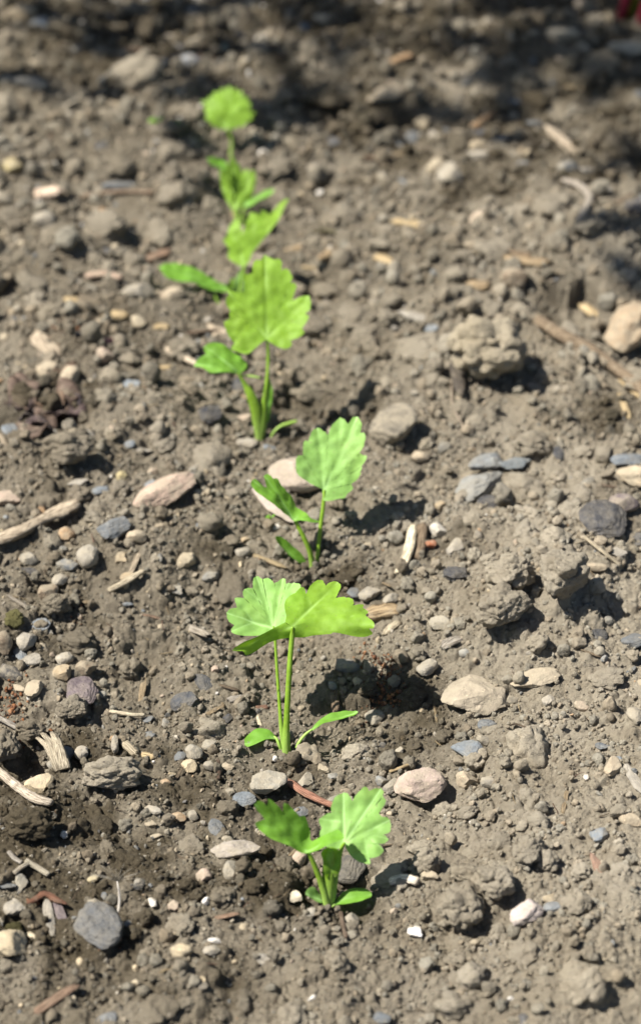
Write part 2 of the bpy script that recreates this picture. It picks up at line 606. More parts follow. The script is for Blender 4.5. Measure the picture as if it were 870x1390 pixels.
def thin_plate(xy, v, reg):
    """smooth depth over the leaf from the depths given round its edge"""
    n = len(xy)
    r2 = ((xy[:, None] - xy[None]) ** 2).sum(-1)
    K = np.where(r2 > 0, .5 * r2 * np.log(np.maximum(r2, 1e-12)), 0) + reg * np.eye(n)
    Pm = np.column_stack([np.ones(n), xy])
    A = np.block([[K, Pm], [Pm.T, np.zeros((3, 3))]])
    c = np.linalg.solve(A, np.concatenate([v, np.zeros(3)]))
    def f(q):
        r2 = ((q[:, None] - xy[None]) ** 2).sum(-1)
        return np.where(r2 > 0, .5 * r2 * np.log(np.maximum(r2, 1e-12)), 0) @ c[:n] + c[n] + q @ c[n + 1:]
    return f

def make_leaf(parent, name, mat, base, conv, B, outline, cup=.0, ripple=.0009, n=260, rings=22, seed=0, reg=.03, teeth=.12):
    """a toothed leaf: its edge as seen in the photograph with depths (mm behind the plant's base), fanned round the stalk's end B"""
    O = np.array([p[:2] for p in outline], float)
    # the notches between teeth are sharp, the teeth themselves rounded
    area = sum(O[i - 1][0] * O[i][1] - O[i][0] * O[i - 1][1] for i in range(len(O)))
    pts = []
    for i in range(len(O)):
        a_, b_ = O[i] - O[i - 1], O[(i + 1) % len(O)] - O[i]
        notch = (a_[0] * b_[1] - a_[1] * b_[0]) * area < -.25 * np.linalg.norm(a_) * np.linalg.norm(b_) * abs(area)
        pts += [O[i] - a_ * .04, O[i], O[i] + b_ * .04] if notch else [O[i]]
    O = np.array(pts)
    loop = np.vstack([O[-2:], O, O[:3]])
    seg = spline(loop, (len(loop) - 1) * 12 + 1)[24:-24]
    L = np.concatenate([[0], np.cumsum(np.linalg.norm(np.diff(seg, axis=0), axis=1))])
    s = np.linspace(0, L[-1], n, endpoint=False)
    E2 = np.stack([np.interp(s, L, seg[:, k]) for k in range(2)], 1)
    B2 = np.array(B[:2], float)
    # teeth a little deeper than the smooth curve through the traced points, with a fine uneven edge
    kk = max(3, n // 11)
    sm = np.stack([np.convolve(np.concatenate([E2[-kk:, j], E2[:, j], E2[:kk, j]]), np.ones(2 * kk + 1) / (2 * kk + 1), 'valid') for j in (0, 1)], 1)
    dd = E2 - sm
    far = np.linalg.norm(E2 - B2, axis=1)
    wgt = np.clip((far / far.max() - .25) / .3, 0, 1)[:, None]
    E2 = E2 + dd * wgt * teeth
    rad_ = (E2 - B2) / np.maximum(far, 1e-6)[:, None]
    jit = np.array([noise.noise((i * .62 + seed * 7.1, seed * 1.3, 0)) for i in range(n)])
    E2 = E2 + rad_ * (jit * far.max() * .020)[:, None] * wgt
    cen2, size2 = O.mean(0), np.abs(O - O.mean(0)).max()
    keys = [p for p in outline if len(p) > 2] + [B]
    tp = thin_plate((np.array([k[:2] for k in keys]) - cen2) / size2, np.array([k[2] for k in keys], float), reg)
    t = (np.arange(1, rings + 1) / rings) ** .85
    G2 = np.vstack([B2[None], (B2 + (E2[None] - B2) * t[:, None, None]).reshape(-1, 2)])
    D = tp((G2 - cen2) / size2)
    flat = np.array([leaned(conv, q, base, d) for q, d in zip(G2, D)])
    E = flat[-n:]
    Bp = flat[0]
    cen = E.mean(0)
    nrm = np.zeros(3)
    for i in range(n):
        nrm += np.cross(E[i] - cen, E[(i + 1) % n] - cen)
    nrm /= np.linalg.norm(nrm)
    if nrm @ (CAM - cen) < 0:
        nrm = -nrm
    dist = np.linalg.norm(E - Bp, axis=1)
    size = dist.max()
    plain = flat.copy()
    rad = np.linalg.norm(flat - cen, axis=1) / size
    flat = flat + nrm * (cup * size * (1 - np.clip(rad / .8, 0, 1) ** 2))[:, None]
    rp = np.array([noise.noise((p[0] * 90 + seed, p[1] * 90, p[2] * 90)) + .55 * noise.noise((p[0] * 380 + seed, p[1] * 420, p[2] * 420)) for p in flat]) * ripple
    flat = flat + nrm * rp[:, None]
    big = [i for i in lobes(dist, n // 14) if dist[i] > .45 * size][:7]
    small = [i for i in lobes(dist, 8) if dist[i] > .35 * size and i not in big]
    vein = np.zeros(len(flat))
    ridge = np.zeros(len(flat))
    def add_vein(a, b, wd, amt):
        nonlocal vein, ridge
        ab = b - a
        u = np.clip(((plain - a) @ ab) / (ab @ ab), 0, 1)
        dq = np.linalg.norm(plain - (a + u[:, None] * ab), axis=1)
        vein = np.maximum(vein, amt * np.exp(-(dq / (wd * (1.15 - .75 * u))) ** 2))
        ridge = np.maximum(ridge, amt * np.exp(-(dq / (wd * 2.6)) ** 2))
    for i in big:
        add_vein(Bp, E[i], .00034, .9)
    for i in small:
        if not big:
            break
        j = min(big, key=lambda k: min(abs(k - i), n - abs(k - i)))
        add_vein(Bp + (E[j] - Bp) * .42, E[i], .00024, .45)
    flat = flat - nrm * (ridge * .00035)[:, None]
    faces = [(0, 1 + i, 1 + (i + 1) % n) for i in range(n)]
    for r in range(rings - 1):
        a, b = 1 + r * n, 1 + (r + 1) * n
        faces += [(a + i, b + i, b + (i + 1) % n, a + (i + 1) % n) for i in range(n)]
    me = new_mesh(name, flat - np.array(parent.location), faces, M[mat])
    float_attr(me, 'vein', vein)
    return link(name, me, parent)

def make_stalk(parent, name, base, conv, pts, mat='stalk', flat=1.0, sides=12, seed=1):
    """pts: picture x, y, depth mm, width in zoomed pixels"""
    P, R = [], []
    k = conv.scale
    for x, y, d, wd in pts:
        p = leaned(conv, (x, y), base, d)
        P.append(p)
        R.append(wd / k / 2 * float((p - CAM) @ FWD) / FOC)
    A = spline(np.column_stack([np.array(P), R]), 6 * len(P))
    me = tube_mesh(name, A[:, :3] - np.array(parent.location), np.maximum(A[:, 3], .0002), M[mat], sides, flat, .05, seed, groove=.12)
    z0 = min(v.co.z for v in me.vertices)
    float_attr(me, 'vein', [.75 * max(0, 1 - (v.co.z - z0) / .009) for v in me.vertices])
    return link(name, me, parent)

class Conv:
    def __init__(self, x, y, s):
        self.x, self.y, self.scale = x, y, s
    def __call__(self, p):
        return self.x + p[0] / self.scale, self.y + p[1] / self.scale

def seedling(px, py, label):
    b = on_soil(px, py)
    o = bpy.data.objects.new('parsnip_seedling', None)
    o.empty_display_size = .01
    COL.objects.link(o)
    o.location = b
    bpy.context.view_layer.update()
    tag(o, label, 'seedling', 'row of parsnip seedlings')
    return o, (px, py, float(b[1]), mpp(px, py))

# --- nearest seedling
Z = Conv(320, 1050, 3.625)
p, y = seedling(443, 1229, 'nearest seedling, short, a pale toothed leaf on its right, a folded one on its left')
make_leaf(p, 'leaf', 'leaf_pale', y, Z, (535, 342, 3), [(535, 352, 3), (515, 366, 3), (470, 372, 3), (430, 345, 3.5), (415, 300, 4), (424, 268, 5), (412, 240, 5.5), (420, 215), (448, 200), (470, 190), (470, 160),
          (490, 120), (520, 100), (547, 96), (575, 130), (595, 100), (635, 66), (657, 84), (690, 74), (720, 82, 9), (722, 112), (735, 140), (722, 168), (706, 196), (722, 212), (746, 216), (761, 245), (755, 285), (727, 300),
          (748, 322, 4), (730, 342), (704, 346), (723, 376), (700, 406, 1.5), (660, 415), (655, 441, .5), (602, 430, 1), (560, 396, 2)], cup=-.05, seed=1)
make_leaf(p, 'leaf', 'leaf_deep', y, Z, (350, 384, 0), [(350, 392, -.5), (310, 386, -1), (250, 352, -1.5), (180, 322, -1.5), (122, 282, -1), (99, 250, -.5), (112, 236), (136, 226), (126, 208), (95, 166, 0), (110, 140, .5), (135, 148),
          (150, 166), (160, 131, 1.5), (187, 146), (231, 186), (236, 150, 2.5), (267, 166), (310, 216), (336, 216, 4), (360, 282), (361, 325, 3), (372, 336, 3), (420, 311), (470, 290), (498, 283, 2.5), (524, 318, 0), (452, 352, -2), (400, 380, -1.5)], cup=.04, seed=2)
make_leaf(p, 'leaf', 'leaf_lime', y, Z, (465, 508, .5), [(450, 518, 0), (430, 480, 0), (424, 430, 1), (420, 388, 2), (440, 366), (470, 362, 3), (503, 378, 3), (518, 430, 2), (506, 482, 1), (482, 512, .5)], cup=.12, n=90, rings=12, seed=3)
make_leaf(p, 'seed_leaf', 'leaf_pale', y, Z, (430, 628, .5), [(430, 642, 0), (400, 626, -1), (352, 596, -1), (349, 574, 0), (376, 561, 1.5), (410, 594, 1.5), (428, 620, 1)], cup=.05, n=70, rings=9, seed=4)
make_leaf(p, 'seed_leaf', 'leaf_deep', y, Z, (492, 640, .5), [(490, 648, 0), (508, 610, 1.5), (560, 580, 2.5), (620, 567, 2.5), (662, 584, 2), (666, 606, 1), (630, 627, 0), (560, 646, -.5), (505, 650, -.5)], cup=.06, n=70, rings=9, seed=5)
make_stalk(p, 'leaf_stalk', y, Z, [(452, 668, 0, 44), (440, 600, 0, 36), (402, 490, 0, 27), (368, 410, 0, 22), (350, 384, 0, 15)])
make_stalk(p, 'leaf_stalk', y, Z, [(458, 668, .5, 44), (474, 580, 1, 44), (494, 480, 2, 30), (520, 370, 3, 20), (536, 342, 3, 14)], seed=4)
make_stalk(p, 'leaf_stalk', y, Z, [(455, 668, .2, 46), (455, 600, .2, 52), (456, 500, .8, 62), (462, 420, 1.5, 52), (466, 375, 2, 26)], flat=.6, seed=6)
make_stalk(p, 'seed_leaf_stalk', y, Z, [(462, 660, 0, 20), (478, 650, 0, 18), (494, 640, .5, 14)], seed=7)

# --- second seedling, the tall one
Z = Conv(290, 770, 3.625)
p, y = seedling(390, 1020, 'tall seedling second in the row, two broad toothed leaves spread flat on long stalks')
make_leaf(p, 'leaf', 'leaf_pale', y, Z, (295, 290, 9), [(295, 300, 9), (320, 300), (350, 290, 9), (400, 265, 9), (435, 215, 11), (442, 150, 13), (428, 108, 15), (420, 87, 16), (386, 79), (356, 84), (352, 60, 18), (335, 57), (312, 74), (300, 79), (272, 55, 18),
          (240, 55), (215, 41), (197, 60, 17), (194, 94), (165, 96), (145, 116), (150, 141), (111, 146), (108, 166), (114, 190, 11), (80, 206), (67, 226), (75, 260, 9), (100, 280), (88, 306, 7.5), (106, 326), (160, 333, 7), (222, 331), (275, 316, 8.5)], cup=-.06, seed=11)
make_leaf(p, 'leaf', 'leaf_lime', y, Z, (388, 292, 4), [(385, 349, 4.5), (320, 357, 4.2), (260, 377, 3.2), (200, 416, 2), (165, 429, 1.2), (145, 411), (104, 406, .5), (150, 370, .8), (220, 338, 2.2), (300, 299, 3.8), (352, 272, 4.5), (358, 240, 6), (349, 200, 8), (355, 164, 10),
          (380, 140), (402, 130), (425, 104, 13), (446, 105), (457, 131), (470, 100, 14), (495, 74), (526, 61, 16), (546, 80), (551, 91), (576, 75, 16), (606, 75), (623, 91), (616, 120, 13.5), (606, 146), (641, 144), (686, 159, 11), (686, 186), (731, 184), (736, 200), (756, 216, 9),
          (745, 238, 7), (775, 262, 5), (787, 291, 3.5), (765, 300), (771, 326, 4.6), (721, 341), (650, 335, 4.8), (592, 320), (568, 332, 4.8), (500, 336), (450, 346, 4.5)], cup=.02, seed=12, reg=.0005)
make_leaf(p, 'seed_leaf', 'leaf_deep', y, Z, (298, 832, 2), [(302, 838, 2), (296, 818, 3), (270, 799, 4), (220, 793, 4), (180, 814, 3), (153, 850, 1), (164, 879, 0), (200, 866, 0), (250, 842, 1), (286, 838, 1.5)], cup=.06, n=80, rings=10, seed=13)
make_leaf(p, 'seed_leaf', 'leaf_deep', y, Z, (484, 798, 1), [(480, 806, 1), (486, 788, 2), (532, 748, 3), (602, 718, 4), (704, 709, 4), (682, 732, 3), (600, 757, 2), (520, 788, .5), (490, 802, .5)], cup=.05, n=80, rings=10, seed=14)
make_stalk(p, 'leaf_stalk', y, Z, [(362, 925, 0, 46), (357, 860, 0, 40), (360, 740, .5, 30), (367, 600, 1.5, 28), (377, 450, 3, 26), (386, 340, 4, 24), (388, 294, 4, 12)])
make_stalk(p, 'leaf_stalk', y, Z, [(350, 915, 1, 26), (337, 820, 1.5, 24), (326, 700, 3, 17), (316, 560, 5, 16), (308, 440, 7, 15), (302, 350, 8.5, 14), (295, 291, 9, 10)], seed=5)
make_stalk(p, 'seed_leaf_stalk', y, Z, [(338, 910, 1, 16), (322, 875, 1, 15), (312, 848, 1.5, 14), (298, 832, 2, 10)], seed=6)
make_stalk(p, 'seed_leaf_stalk', y, Z, [(408, 888, -.5, 15), (420, 862, -.5, 15), (450, 824, .5, 14), (484, 798, 1, 10)], seed=7)

# --- third seedling
Z = Conv(320, 550, 4.35)
p, y = seedling(427, 784, 'third seedling, one upright toothed leaf and one side-on leaf pointing left')
make_leaf(p, 'leaf', 'leaf_pale', y, Z, (522, 500, 5), [(512, 480, 5), (516, 556, 3.5), (560, 562, 3), (602, 551), (642, 545, 4), (660, 520), (691, 491, 5), (682, 464), (720, 431, 6), (736, 400), (741, 360), (771, 310, 8), (746, 290), (731, 284), (757, 230), (762, 170, 11), (735, 159), (741, 110),
          (716, 69, 14), (690, 74), (665, 106), (640, 84, 14), (615, 73), (590, 94), (560, 131), (544, 171), (521, 150), (490, 137, 12), (455, 150), (435, 190), (430, 211), (404, 216, 10), (397, 291), (364, 304, 7.5), (357, 341), (361, 391, 6), (381, 421), (421, 446), (450, 466, 5), (500, 474, 5)], cup=-.03, seed=21)
make_leaf(p, 'leaf', 'leaf_deep', y, Z, (346, 676, 0), [(346, 686, -.5), (328, 672, -1), (300, 652, -1.5), (250, 612, -2), (190, 562, -2), (130, 521, -1.5), (94, 470, -.5), (109, 439, .5), (130, 450), (150, 476), (181, 481, 1), (169, 421, 2.5), (196, 417), (215, 441), (241, 440, 3.5), (251, 461), (291, 511), (331, 551, 4), (346, 581), (351, 601, 3), (391, 626, 2), (431, 661), (492, 686, -.5), (440, 692, -2), (400, 677, -1.5)], cup=.03, seed=22)
make_leaf(p, 'seed_leaf', 'leaf_deep', y, Z, (425, 990, 1), [(426, 1004, .5), (376, 922, 0), (318, 882, 0), (258, 831, 0), (236, 786, 0), (260, 776, 1), (322, 819, 2), (382, 879, 2.5), (417, 929, 2), (433, 985, 1.5)], cup=.04, n=80, rings=10, seed=23)
make_leaf(p, 'seed_leaf', 'leaf_deep', y, Z, (470, 1010, 0), [(462, 1018, 0), (500, 1003, 1.5), (552, 1018, 1.5), (546, 1042, 0), (500, 1042, -.5)], cup=.05, n=50, rings=8, seed=24)
make_stalk(p, 'leaf_stalk', y, Z, [(452, 1036, 0, 46), (452, 960, 0, 34), (438, 870, -.3, 30), (402, 780, -.3, 28), (370, 720, 0, 26), (346, 676, 0, 14)])
make_stalk(p, 'leaf_stalk', y, Z, [(470, 1036, .5, 34), (482, 960, .8, 26), (486, 860, 1.5, 24), (500, 720, 2.5, 24), (518, 580, 4, 22), (522, 500, 5, 12)], seed=5)

# --- fourth seedling
Z = Conv(200, 330, 3.625)
p, y = seedling(353, 596, 'fourth seedling, a large lime leaf standing upright above a small left leaf')
make_leaf(p, 'leaf', 'leaf_lime', y, Z, (588, 468, 4), [(588, 478, 4), (602, 491), (640, 511, 2.5), (681, 521), (711, 501, 2.5), (705, 480), (741, 466), (770, 440, 4), (760, 419), (791, 370, 6), (780, 345), (799, 320), (791, 264, 9), (750, 267), (714, 281, 10), (725, 240), (732, 205), (705, 194), (711, 165, 12), (686, 129), (660, 136), (656, 90, 14), (625, 84),
          (604, 74), (580, 63, 15), (560, 86), (530, 89), (519, 125), (520, 151, 12), (480, 159), (479, 200), (475, 241, 9), (440, 244), (399, 234, 8), (405, 260), (387, 290), (406, 331, 6), (405, 370), (379, 395, 4), (390, 431), (401, 456), (430, 491, 2), (414, 516), (450, 536, 1), (490, 546, 1), (530, 521), (566, 490, 3)], cup=.02, ripple=.0008, seed=31)
make_leaf(p, 'leaf', 'leaf_deep', y, Z, (442, 638, 0), [(446, 648, 0), (482, 621, 1), (487, 595, 2), (465, 569, 3), (430, 549, 4), (390, 519, 4), (350, 499, 4), (309, 499, 3.5), (279, 515, 2.5), (286, 551), (244, 580, 1), (234, 606, 0), (265, 616), (310, 642, -1), (350, 640), (395, 637, -1)], cup=.08, seed=32)
make_leaf(p, 'seed_leaf', 'leaf_deep', y, Z, (588, 840, .5), [(580, 880, 0), (570, 800, .5), (572, 720, 1), (585, 672, 1.5), (602, 668, 2), (616, 735, 1.5), (606, 800, 1), (598, 870, .5)], cup=.08, n=70, rings=9, seed=33)
make_stalk(p, 'leaf_stalk', y, Z, [(555, 975, 0, 30), (566, 880, .3, 44), (578, 760, 1, 26), (592, 640, 2, 16), (594, 540, 3, 16), (588, 468, 4, 11)])
make_stalk(p, 'leaf_stalk', y, Z, [(552, 975, -.2, 34), (548, 900, -.2, 50), (536, 820, -.2, 56), (510, 750, -.2, 46), (482, 700, 0, 26), (456, 655, 0, 14), (442, 638, 0, 10)], flat=.6, seed=5)
make_stalk(p, 'seed_leaf_stalk', y, Z, [(605, 965, 0, 9), (622, 930, .5, 13), (655, 902, 1, 15), (690, 889, 1.5, 18), (736, 876, 2, 14)], seed=6)
make_stalk(p, 'seed_leaf_stalk', y, Z, [(446, 648, .5, 8), (490, 652, 1, 9), (530, 658, 1, 11), (556, 664, 1, 6)], seed=7)

# --- fifth seedling
Z = Conv(250, 100, 4.965)
p, y = seedling(322, 424, 'fifth seedling, a blurred lime leaf folded into a V and a long leaf lying left')
make_leaf(p, 'leaf', 'leaf_lime', y, Z, (400, 1290, 2), [(400, 1303, 2), (350, 1282, 3), (299, 1240, 5), (311, 1180, 5), (269, 1130, 7), (295, 1100, 6), (311, 1040, 7), (358, 990, 8), (385, 1040, 6), (402, 1078, 5), (418, 1030, 6), (435, 988, 8), (450, 950, 9), (490, 949), (515, 965), (530, 930, 10), (560, 941), (580, 955), (610, 919, 11), (660, 869, 12), (701, 853, 13), (682, 890, 11),
          (641, 981, 8), (600, 1041, 6), (530, 1131, 4), (470, 1201, 3), (441, 1271, 2)], cup=.05, seed=41)
C4 = Conv(200, 330, 3.625)
make_leaf(p, 'seed_leaf', 'leaf_deep', y, C4, (392, 228, 0), [(396, 234, 0), (385, 242, -.5), (330, 240, -1), (280, 231, -1), (230, 196, -1), (190, 183, -1), (110, 186, -2), (84, 160, -2), (64, 120, 0), (100, 104, 2), (180, 114, 3), (240, 139, 3), (300, 174, 2), (340, 199, 1.5), (394, 214, 1)], cup=.05, seed=42)
make_leaf(p, 'leaf', 'leaf_pale', y, C4, (450, 240, 3), [(440, 258, 3), (426, 230, 3), (436, 180, 4), (462, 130, 4), (482, 120, 4), (484, 180, 3), (474, 250, 3)], cup=.1, n=60, rings=8, seed=43)
make_leaf(p, 'leaf', 'leaf_lime', y, C4, (408, 232, 2), [(404, 240, 2), (398, 205, 2), (410, 178, 3), (426, 178, 3), (424, 215, 2.5)], cup=.1, n=50, rings=7, seed=44)
make_stalk(p, 'leaf_stalk', y, C4, [(442, 350, 0, 26), (448, 280, 0, 20), (462, 200, 1, 15), (476, 130, 1.5, 14), (475, 103, 2, 10)])
make_stalk(p, 'leaf_stalk', y, C4, [(438, 350, 0, 22), (428, 290, 0, 18), (408, 245, 0, 15), (392, 228, 0, 10)], seed=3)
make_stalk(p, 'seed_leaf_stalk', y, C4, [(436, 350, 0, 18), (385, 320, -1, 13), (345, 285, -1, 12), (332, 245, -.5, 9)], seed=4)

# --- sixth seedling
p, y = seedling(324, 312, 'sixth seedling, a small blurred cupped green leaf with a narrow one beside it')
make_leaf(p, 'leaf', 'leaf_lime', y, Z, (350, 905, 1), [(340, 926, 1), (299, 880, 3), (258, 790, 5), (243, 700, 6), (238, 650, 7), (262, 655, 6), (275, 605, 7), (300, 610, 6), (322, 556, 8), (345, 600, 7), (372, 615, 8), (390, 672, 7), (421, 643, 8), (436, 672, 7), (466, 655, 8), (480, 720, 7), (467, 800, 5), (441, 861, 4), (400, 905, 2)], cup=.08, seed=51)
make_leaf(p, 'leaf', 'leaf_deep', y, Z, (262, 640, 2), [(272, 656, 2), (215, 640, 1), (168, 610, 0), (155, 572, 1), (200, 568, 3), (250, 585, 4), (276, 615, 3)], cup=.06, n=70, rings=9, seed=52)
make_leaf(p, 'leaf', 'leaf_deep', y, Z, (416, 892, 1), [(402, 902, 1), (420, 868, 2), (480, 836, 3), (542, 799, 4), (602, 783, 4), (592, 811, 3), (522, 852, 1), (450, 893, 0)], cup=.06, n=70, rings=9, seed=53)
make_stalk(p, 'leaf_stalk', y, Z, [(368, 1055, 0, 24), (364, 990, .3, 22), (358, 940, .6, 20), (350, 905, 1, 12)])
make_stalk(p, 'leaf_stalk', y, Z, [(378, 1055, 0, 20), (396, 960, .5, 18), (408, 910, .8, 16), (416, 892, 1, 10)], seed=3)
make_stalk(p, 'leaf_stalk', y, Z, [(366, 1055, .5, 16), (330, 900, 1.5, 14), (290, 720, 2, 12), (262, 640, 2, 9)], seed=4)

# --- seventh seedling
p, y = seedling(313, 218, 'farthest seedling, out of focus, one rounded toothed leaf on a thin stalk')
make_leaf(p, 'leaf', 'leaf_lime', y, Z, (287, 366, 1), [(286, 377, 1), (262, 366), (240, 381, 1), (215, 358), (188, 355, 1), (176, 325), (148, 312, 1.5), (152, 272), (136, 250, 3), (148, 215), (118, 186, 5), (162, 184), (163, 158, 6), (192, 158), (200, 124, 7), (235, 128), (255, 98, 8), (280, 112), (300, 84, 8.5), (325, 112), (350, 96), (358, 130), (392, 118, 7.5), (385, 155), (430, 160, 6), (418, 196), (452, 205, 5), (438, 240), (478, 266, 4), (446, 282), (462, 310, 2), (425, 318), (405, 356, 1), (365, 348), (338, 377, 1), (310, 362)], cup=.06, seed=61, teeth=.1)
make_stalk(p, 'leaf_stalk', y, Z, [(312, 590, 0, 30), (318, 520, 0, 22), (320, 450, .4, 17), (303, 395, .8, 15), (287, 366, 1, 10)])

# ------------------------------------------------------------------ stones, clods, chips and twigs the photograph shows one by one
CLR = {'grey': (.25, .24, .215), 'light': (.33, .315, .285), 'blue': (.165, .19, .215), 'slate': (.115, .13, .145), 'dark': (.042, .044, .052), 'cream': (.56, .46, .30),
       'tan': (.36, .27, .16), 'orange': (.36, .225, .12), 'pink': (.43, .32, .265), 'white': (.72, .70, .66), 'brown': (.15, .105, .07), 'brick': (.40, .145, .07), 'beige': (.40, .33, .24),
       'purple': (.13, .105, .115), 'yellow': (.42, .35, .15), 'redwood': (.24, .145, .105), 'driftwood': (.42, .36, .28), 'bark': (.10, .07, .05), 'husk': (.46, .41, .31), 'bone': (.75, .68, .52),
       'teal': (.05, .20, .22), 'rosy': (.42, .17, .17), 'silver': (.33, .31, .28), 'straw': (.50, .40, .24)}

for k_ in ('pink', 'tan', 'orange', 'beige', 'cream', 'light', 'grey', 'yellow', 'brown'):
    CLR[k_] = tuple(.7 * a + .3 * b for a, b in zip(CLR[k_], (.28, .24, .175)))
MESHES = {}
def shared(kind, k):
    key = (kind, k)
    if key not in MESHES:
        if kind == 'stone':
            v, f = stone_shape(3, k, 10, .022, .07); mat = M['stone']
        elif kind == 'pebble':
            v, f = stone_shape(3, 40 + k, 10, .03, .08); mat = M['stone']
        elif kind == 'slate':
            v, f = stone_shape(3, 80 + k, 11, .02, .06); mat = M['slate']
        elif kind == 'bigstone':
            v, f = stone_shape(4, 120 + k, 11, .02, .09); mat = M['stone']
        elif kind == 'bigslate':
            v, f = stone_shape(4, 160 + k, 12, .015, .10); mat = M['slate']
        elif kind == 'bigclod':
            v, f = clod_shape(5, k, 130); mat = M['clod']
        else:
            v, f = clod_shape(4, 50 + k, 110); mat = M['clod']
        me = new_mesh(kind, v, f, mat, True, 24 if 'clod' not in kind else 0)
        MESHES[key] = me
    return MESHES[key]

def chip_mesh(seed, L, W, T, bend=.06):
    """a split sliver of wood: ragged ends, fibrous grooves"""
    r = np.random.default_rng(3000 + seed)
    nl, sides = 12, 10
    vs, fs, gr = [], [], []
    e0, e1 = r.uniform(-.35, .35, 2), r.uniform(-.35, .35, 2)
    prof = r.uniform(.66, 1.12, sides)
    for i in range(nl):
        t = i / (nl - 1)
        tap = min(1, .55 + 3.2 * t, .45 + 3.2 * (1 - t))
        for k in range(sides):
            a = 2 * math.pi * k / sides
            c, s = math.cos(a), math.sin(a)
            sq = 1 / max(abs(c), abs(s)) ** .75
            rr = prof[k] * sq * (1 + .22 * noise.noise((k * 1.3, i * .55, seed * 1.9)))
            x = (t - .5) * L
            if i in (0, nl - 1):
                x += L * .14 * (c * (e0 if i == 0 else e1)[0] + s * (e0 if i == 0 else e1)[1]) + L * .10 * r.uniform(-1, 1)
            vs.append((x, W / 2 * tap * rr * c + bend * L * math.sin(math.pi * t + seed), T / 2 * tap * rr * s + .03 * L * math.sin(2.2 * t + seed * 2)))
            gr.append((x * (90 if L < .2 else 1.1), k / sides * 2.2, seed * 1.37))
    for i in range(nl - 1):
        for k in range(sides):
            k2 = (k + 1) % sides
            fs.append((i * sides + k, (i + 1) * sides + k, (i + 1) * sides + k2, i * sides + k2))
    fs.append(tuple(range(sides)))
    fs.append(tuple(range((nl - 1) * sides, nl * sides))[::-1])
    me = new_mesh('wood_chip', vs, fs, M['wood'])
    vec_attr(me, 'grain', gr)
    return me

LAND = []                                            # landmarks for the labels of the scattered pieces: x, y, phrase
NAMES = {'stone': 'stone', 'pebble': 'pebble', 'slate': 'slate_chip', 'bigstone': 'stone', 'bigslate': 'slate_chip', 'bigclod': 'soil_clod', 'clod': 'soil_clod', 'chip': 'wood_chip'}
CATS = {'stone': 'stone', 'pebble': 'pebble', 'slate': 'slate', 'bigstone': 'stone', 'bigslate': 'slate', 'bigclod': 'clod', 'clod': 'clod', 'chip': 'wood chip'}
THICK = {'stone': .72, 'pebble': .75, 'slate': .42, 'bigstone': .6, 'bigslate': .5, 'bigclod': .8, 'clod': .8, 'chip': .5}
count = {}
FOOT = []                                            # places already taken: x, y, radius

def place(kind, px, py, wpx, hpx, ang, col, label, damp=None, sink=None, thick=None, tilt=None, name=None, cat=None):
    m = mpp(px, py)
    a = math.radians(ang)
    yaw = math.atan2(math.sin(a) / math.sin(PITCH), math.cos(a))
    st = math.hypot(math.cos(a), math.sin(a) / math.sin(PITCH))
    T = thick if thick else THICK[kind]
    wpx, hpx = (wpx * 1.12, hpx * 1.12) if kind.startswith('big') else (wpx, hpx)
    L = wpx * m * st
    W = 1.08 * hpx * m / (.60 + .50 * T)
    p = on_soil(px, py, W * T * .2)
    k = count.get(kind, 0)
    count[kind] = k + 1
    r = random.Random(k * 31 + len(kind))
    if kind == 'chip':
        me = chip_mesh(k, L, W, W * T)
        sc = (1, 1, 1)
        p[2] += W * T * .25
    else:
        me = shared(kind, k % {'stone': 12, 'pebble': 8, 'slate': 8, 'bigstone': 8, 'bigslate': 6, 'bigclod': 8, 'clod': 16}[kind])
        sc = (L / 2 * 1.06, W / 2 * 1.06, W * T / 2 * 1.06)
        p[2] += W * T / 2 * ((1.08 if kind.startswith('big') else .65) if sink is None else sink)
    o = link(name or NAMES[kind], me)
    o.location = p
    o.rotation_euler = (r.uniform(-.15, .15) if tilt is None else tilt[0], r.uniform(-.15, .15) if tilt is None else tilt[1], yaw)
    o.scale = sc
    c = CLR.get(col, (1, 1, 1)) if isinstance(col, str) else col
    if kind in ('clod', 'bigclod'):
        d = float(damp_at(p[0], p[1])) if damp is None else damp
        v = r.uniform(.88, 1.12)
        o.color = (c[0] * v, c[1] * v, c[2] * v, d)
    else:
        o.color = (*c, 1)
    tag(o, label, cat or CATS[kind])
    FOOT.append((p[0], p[1], max(L, W) * .42))
    return o

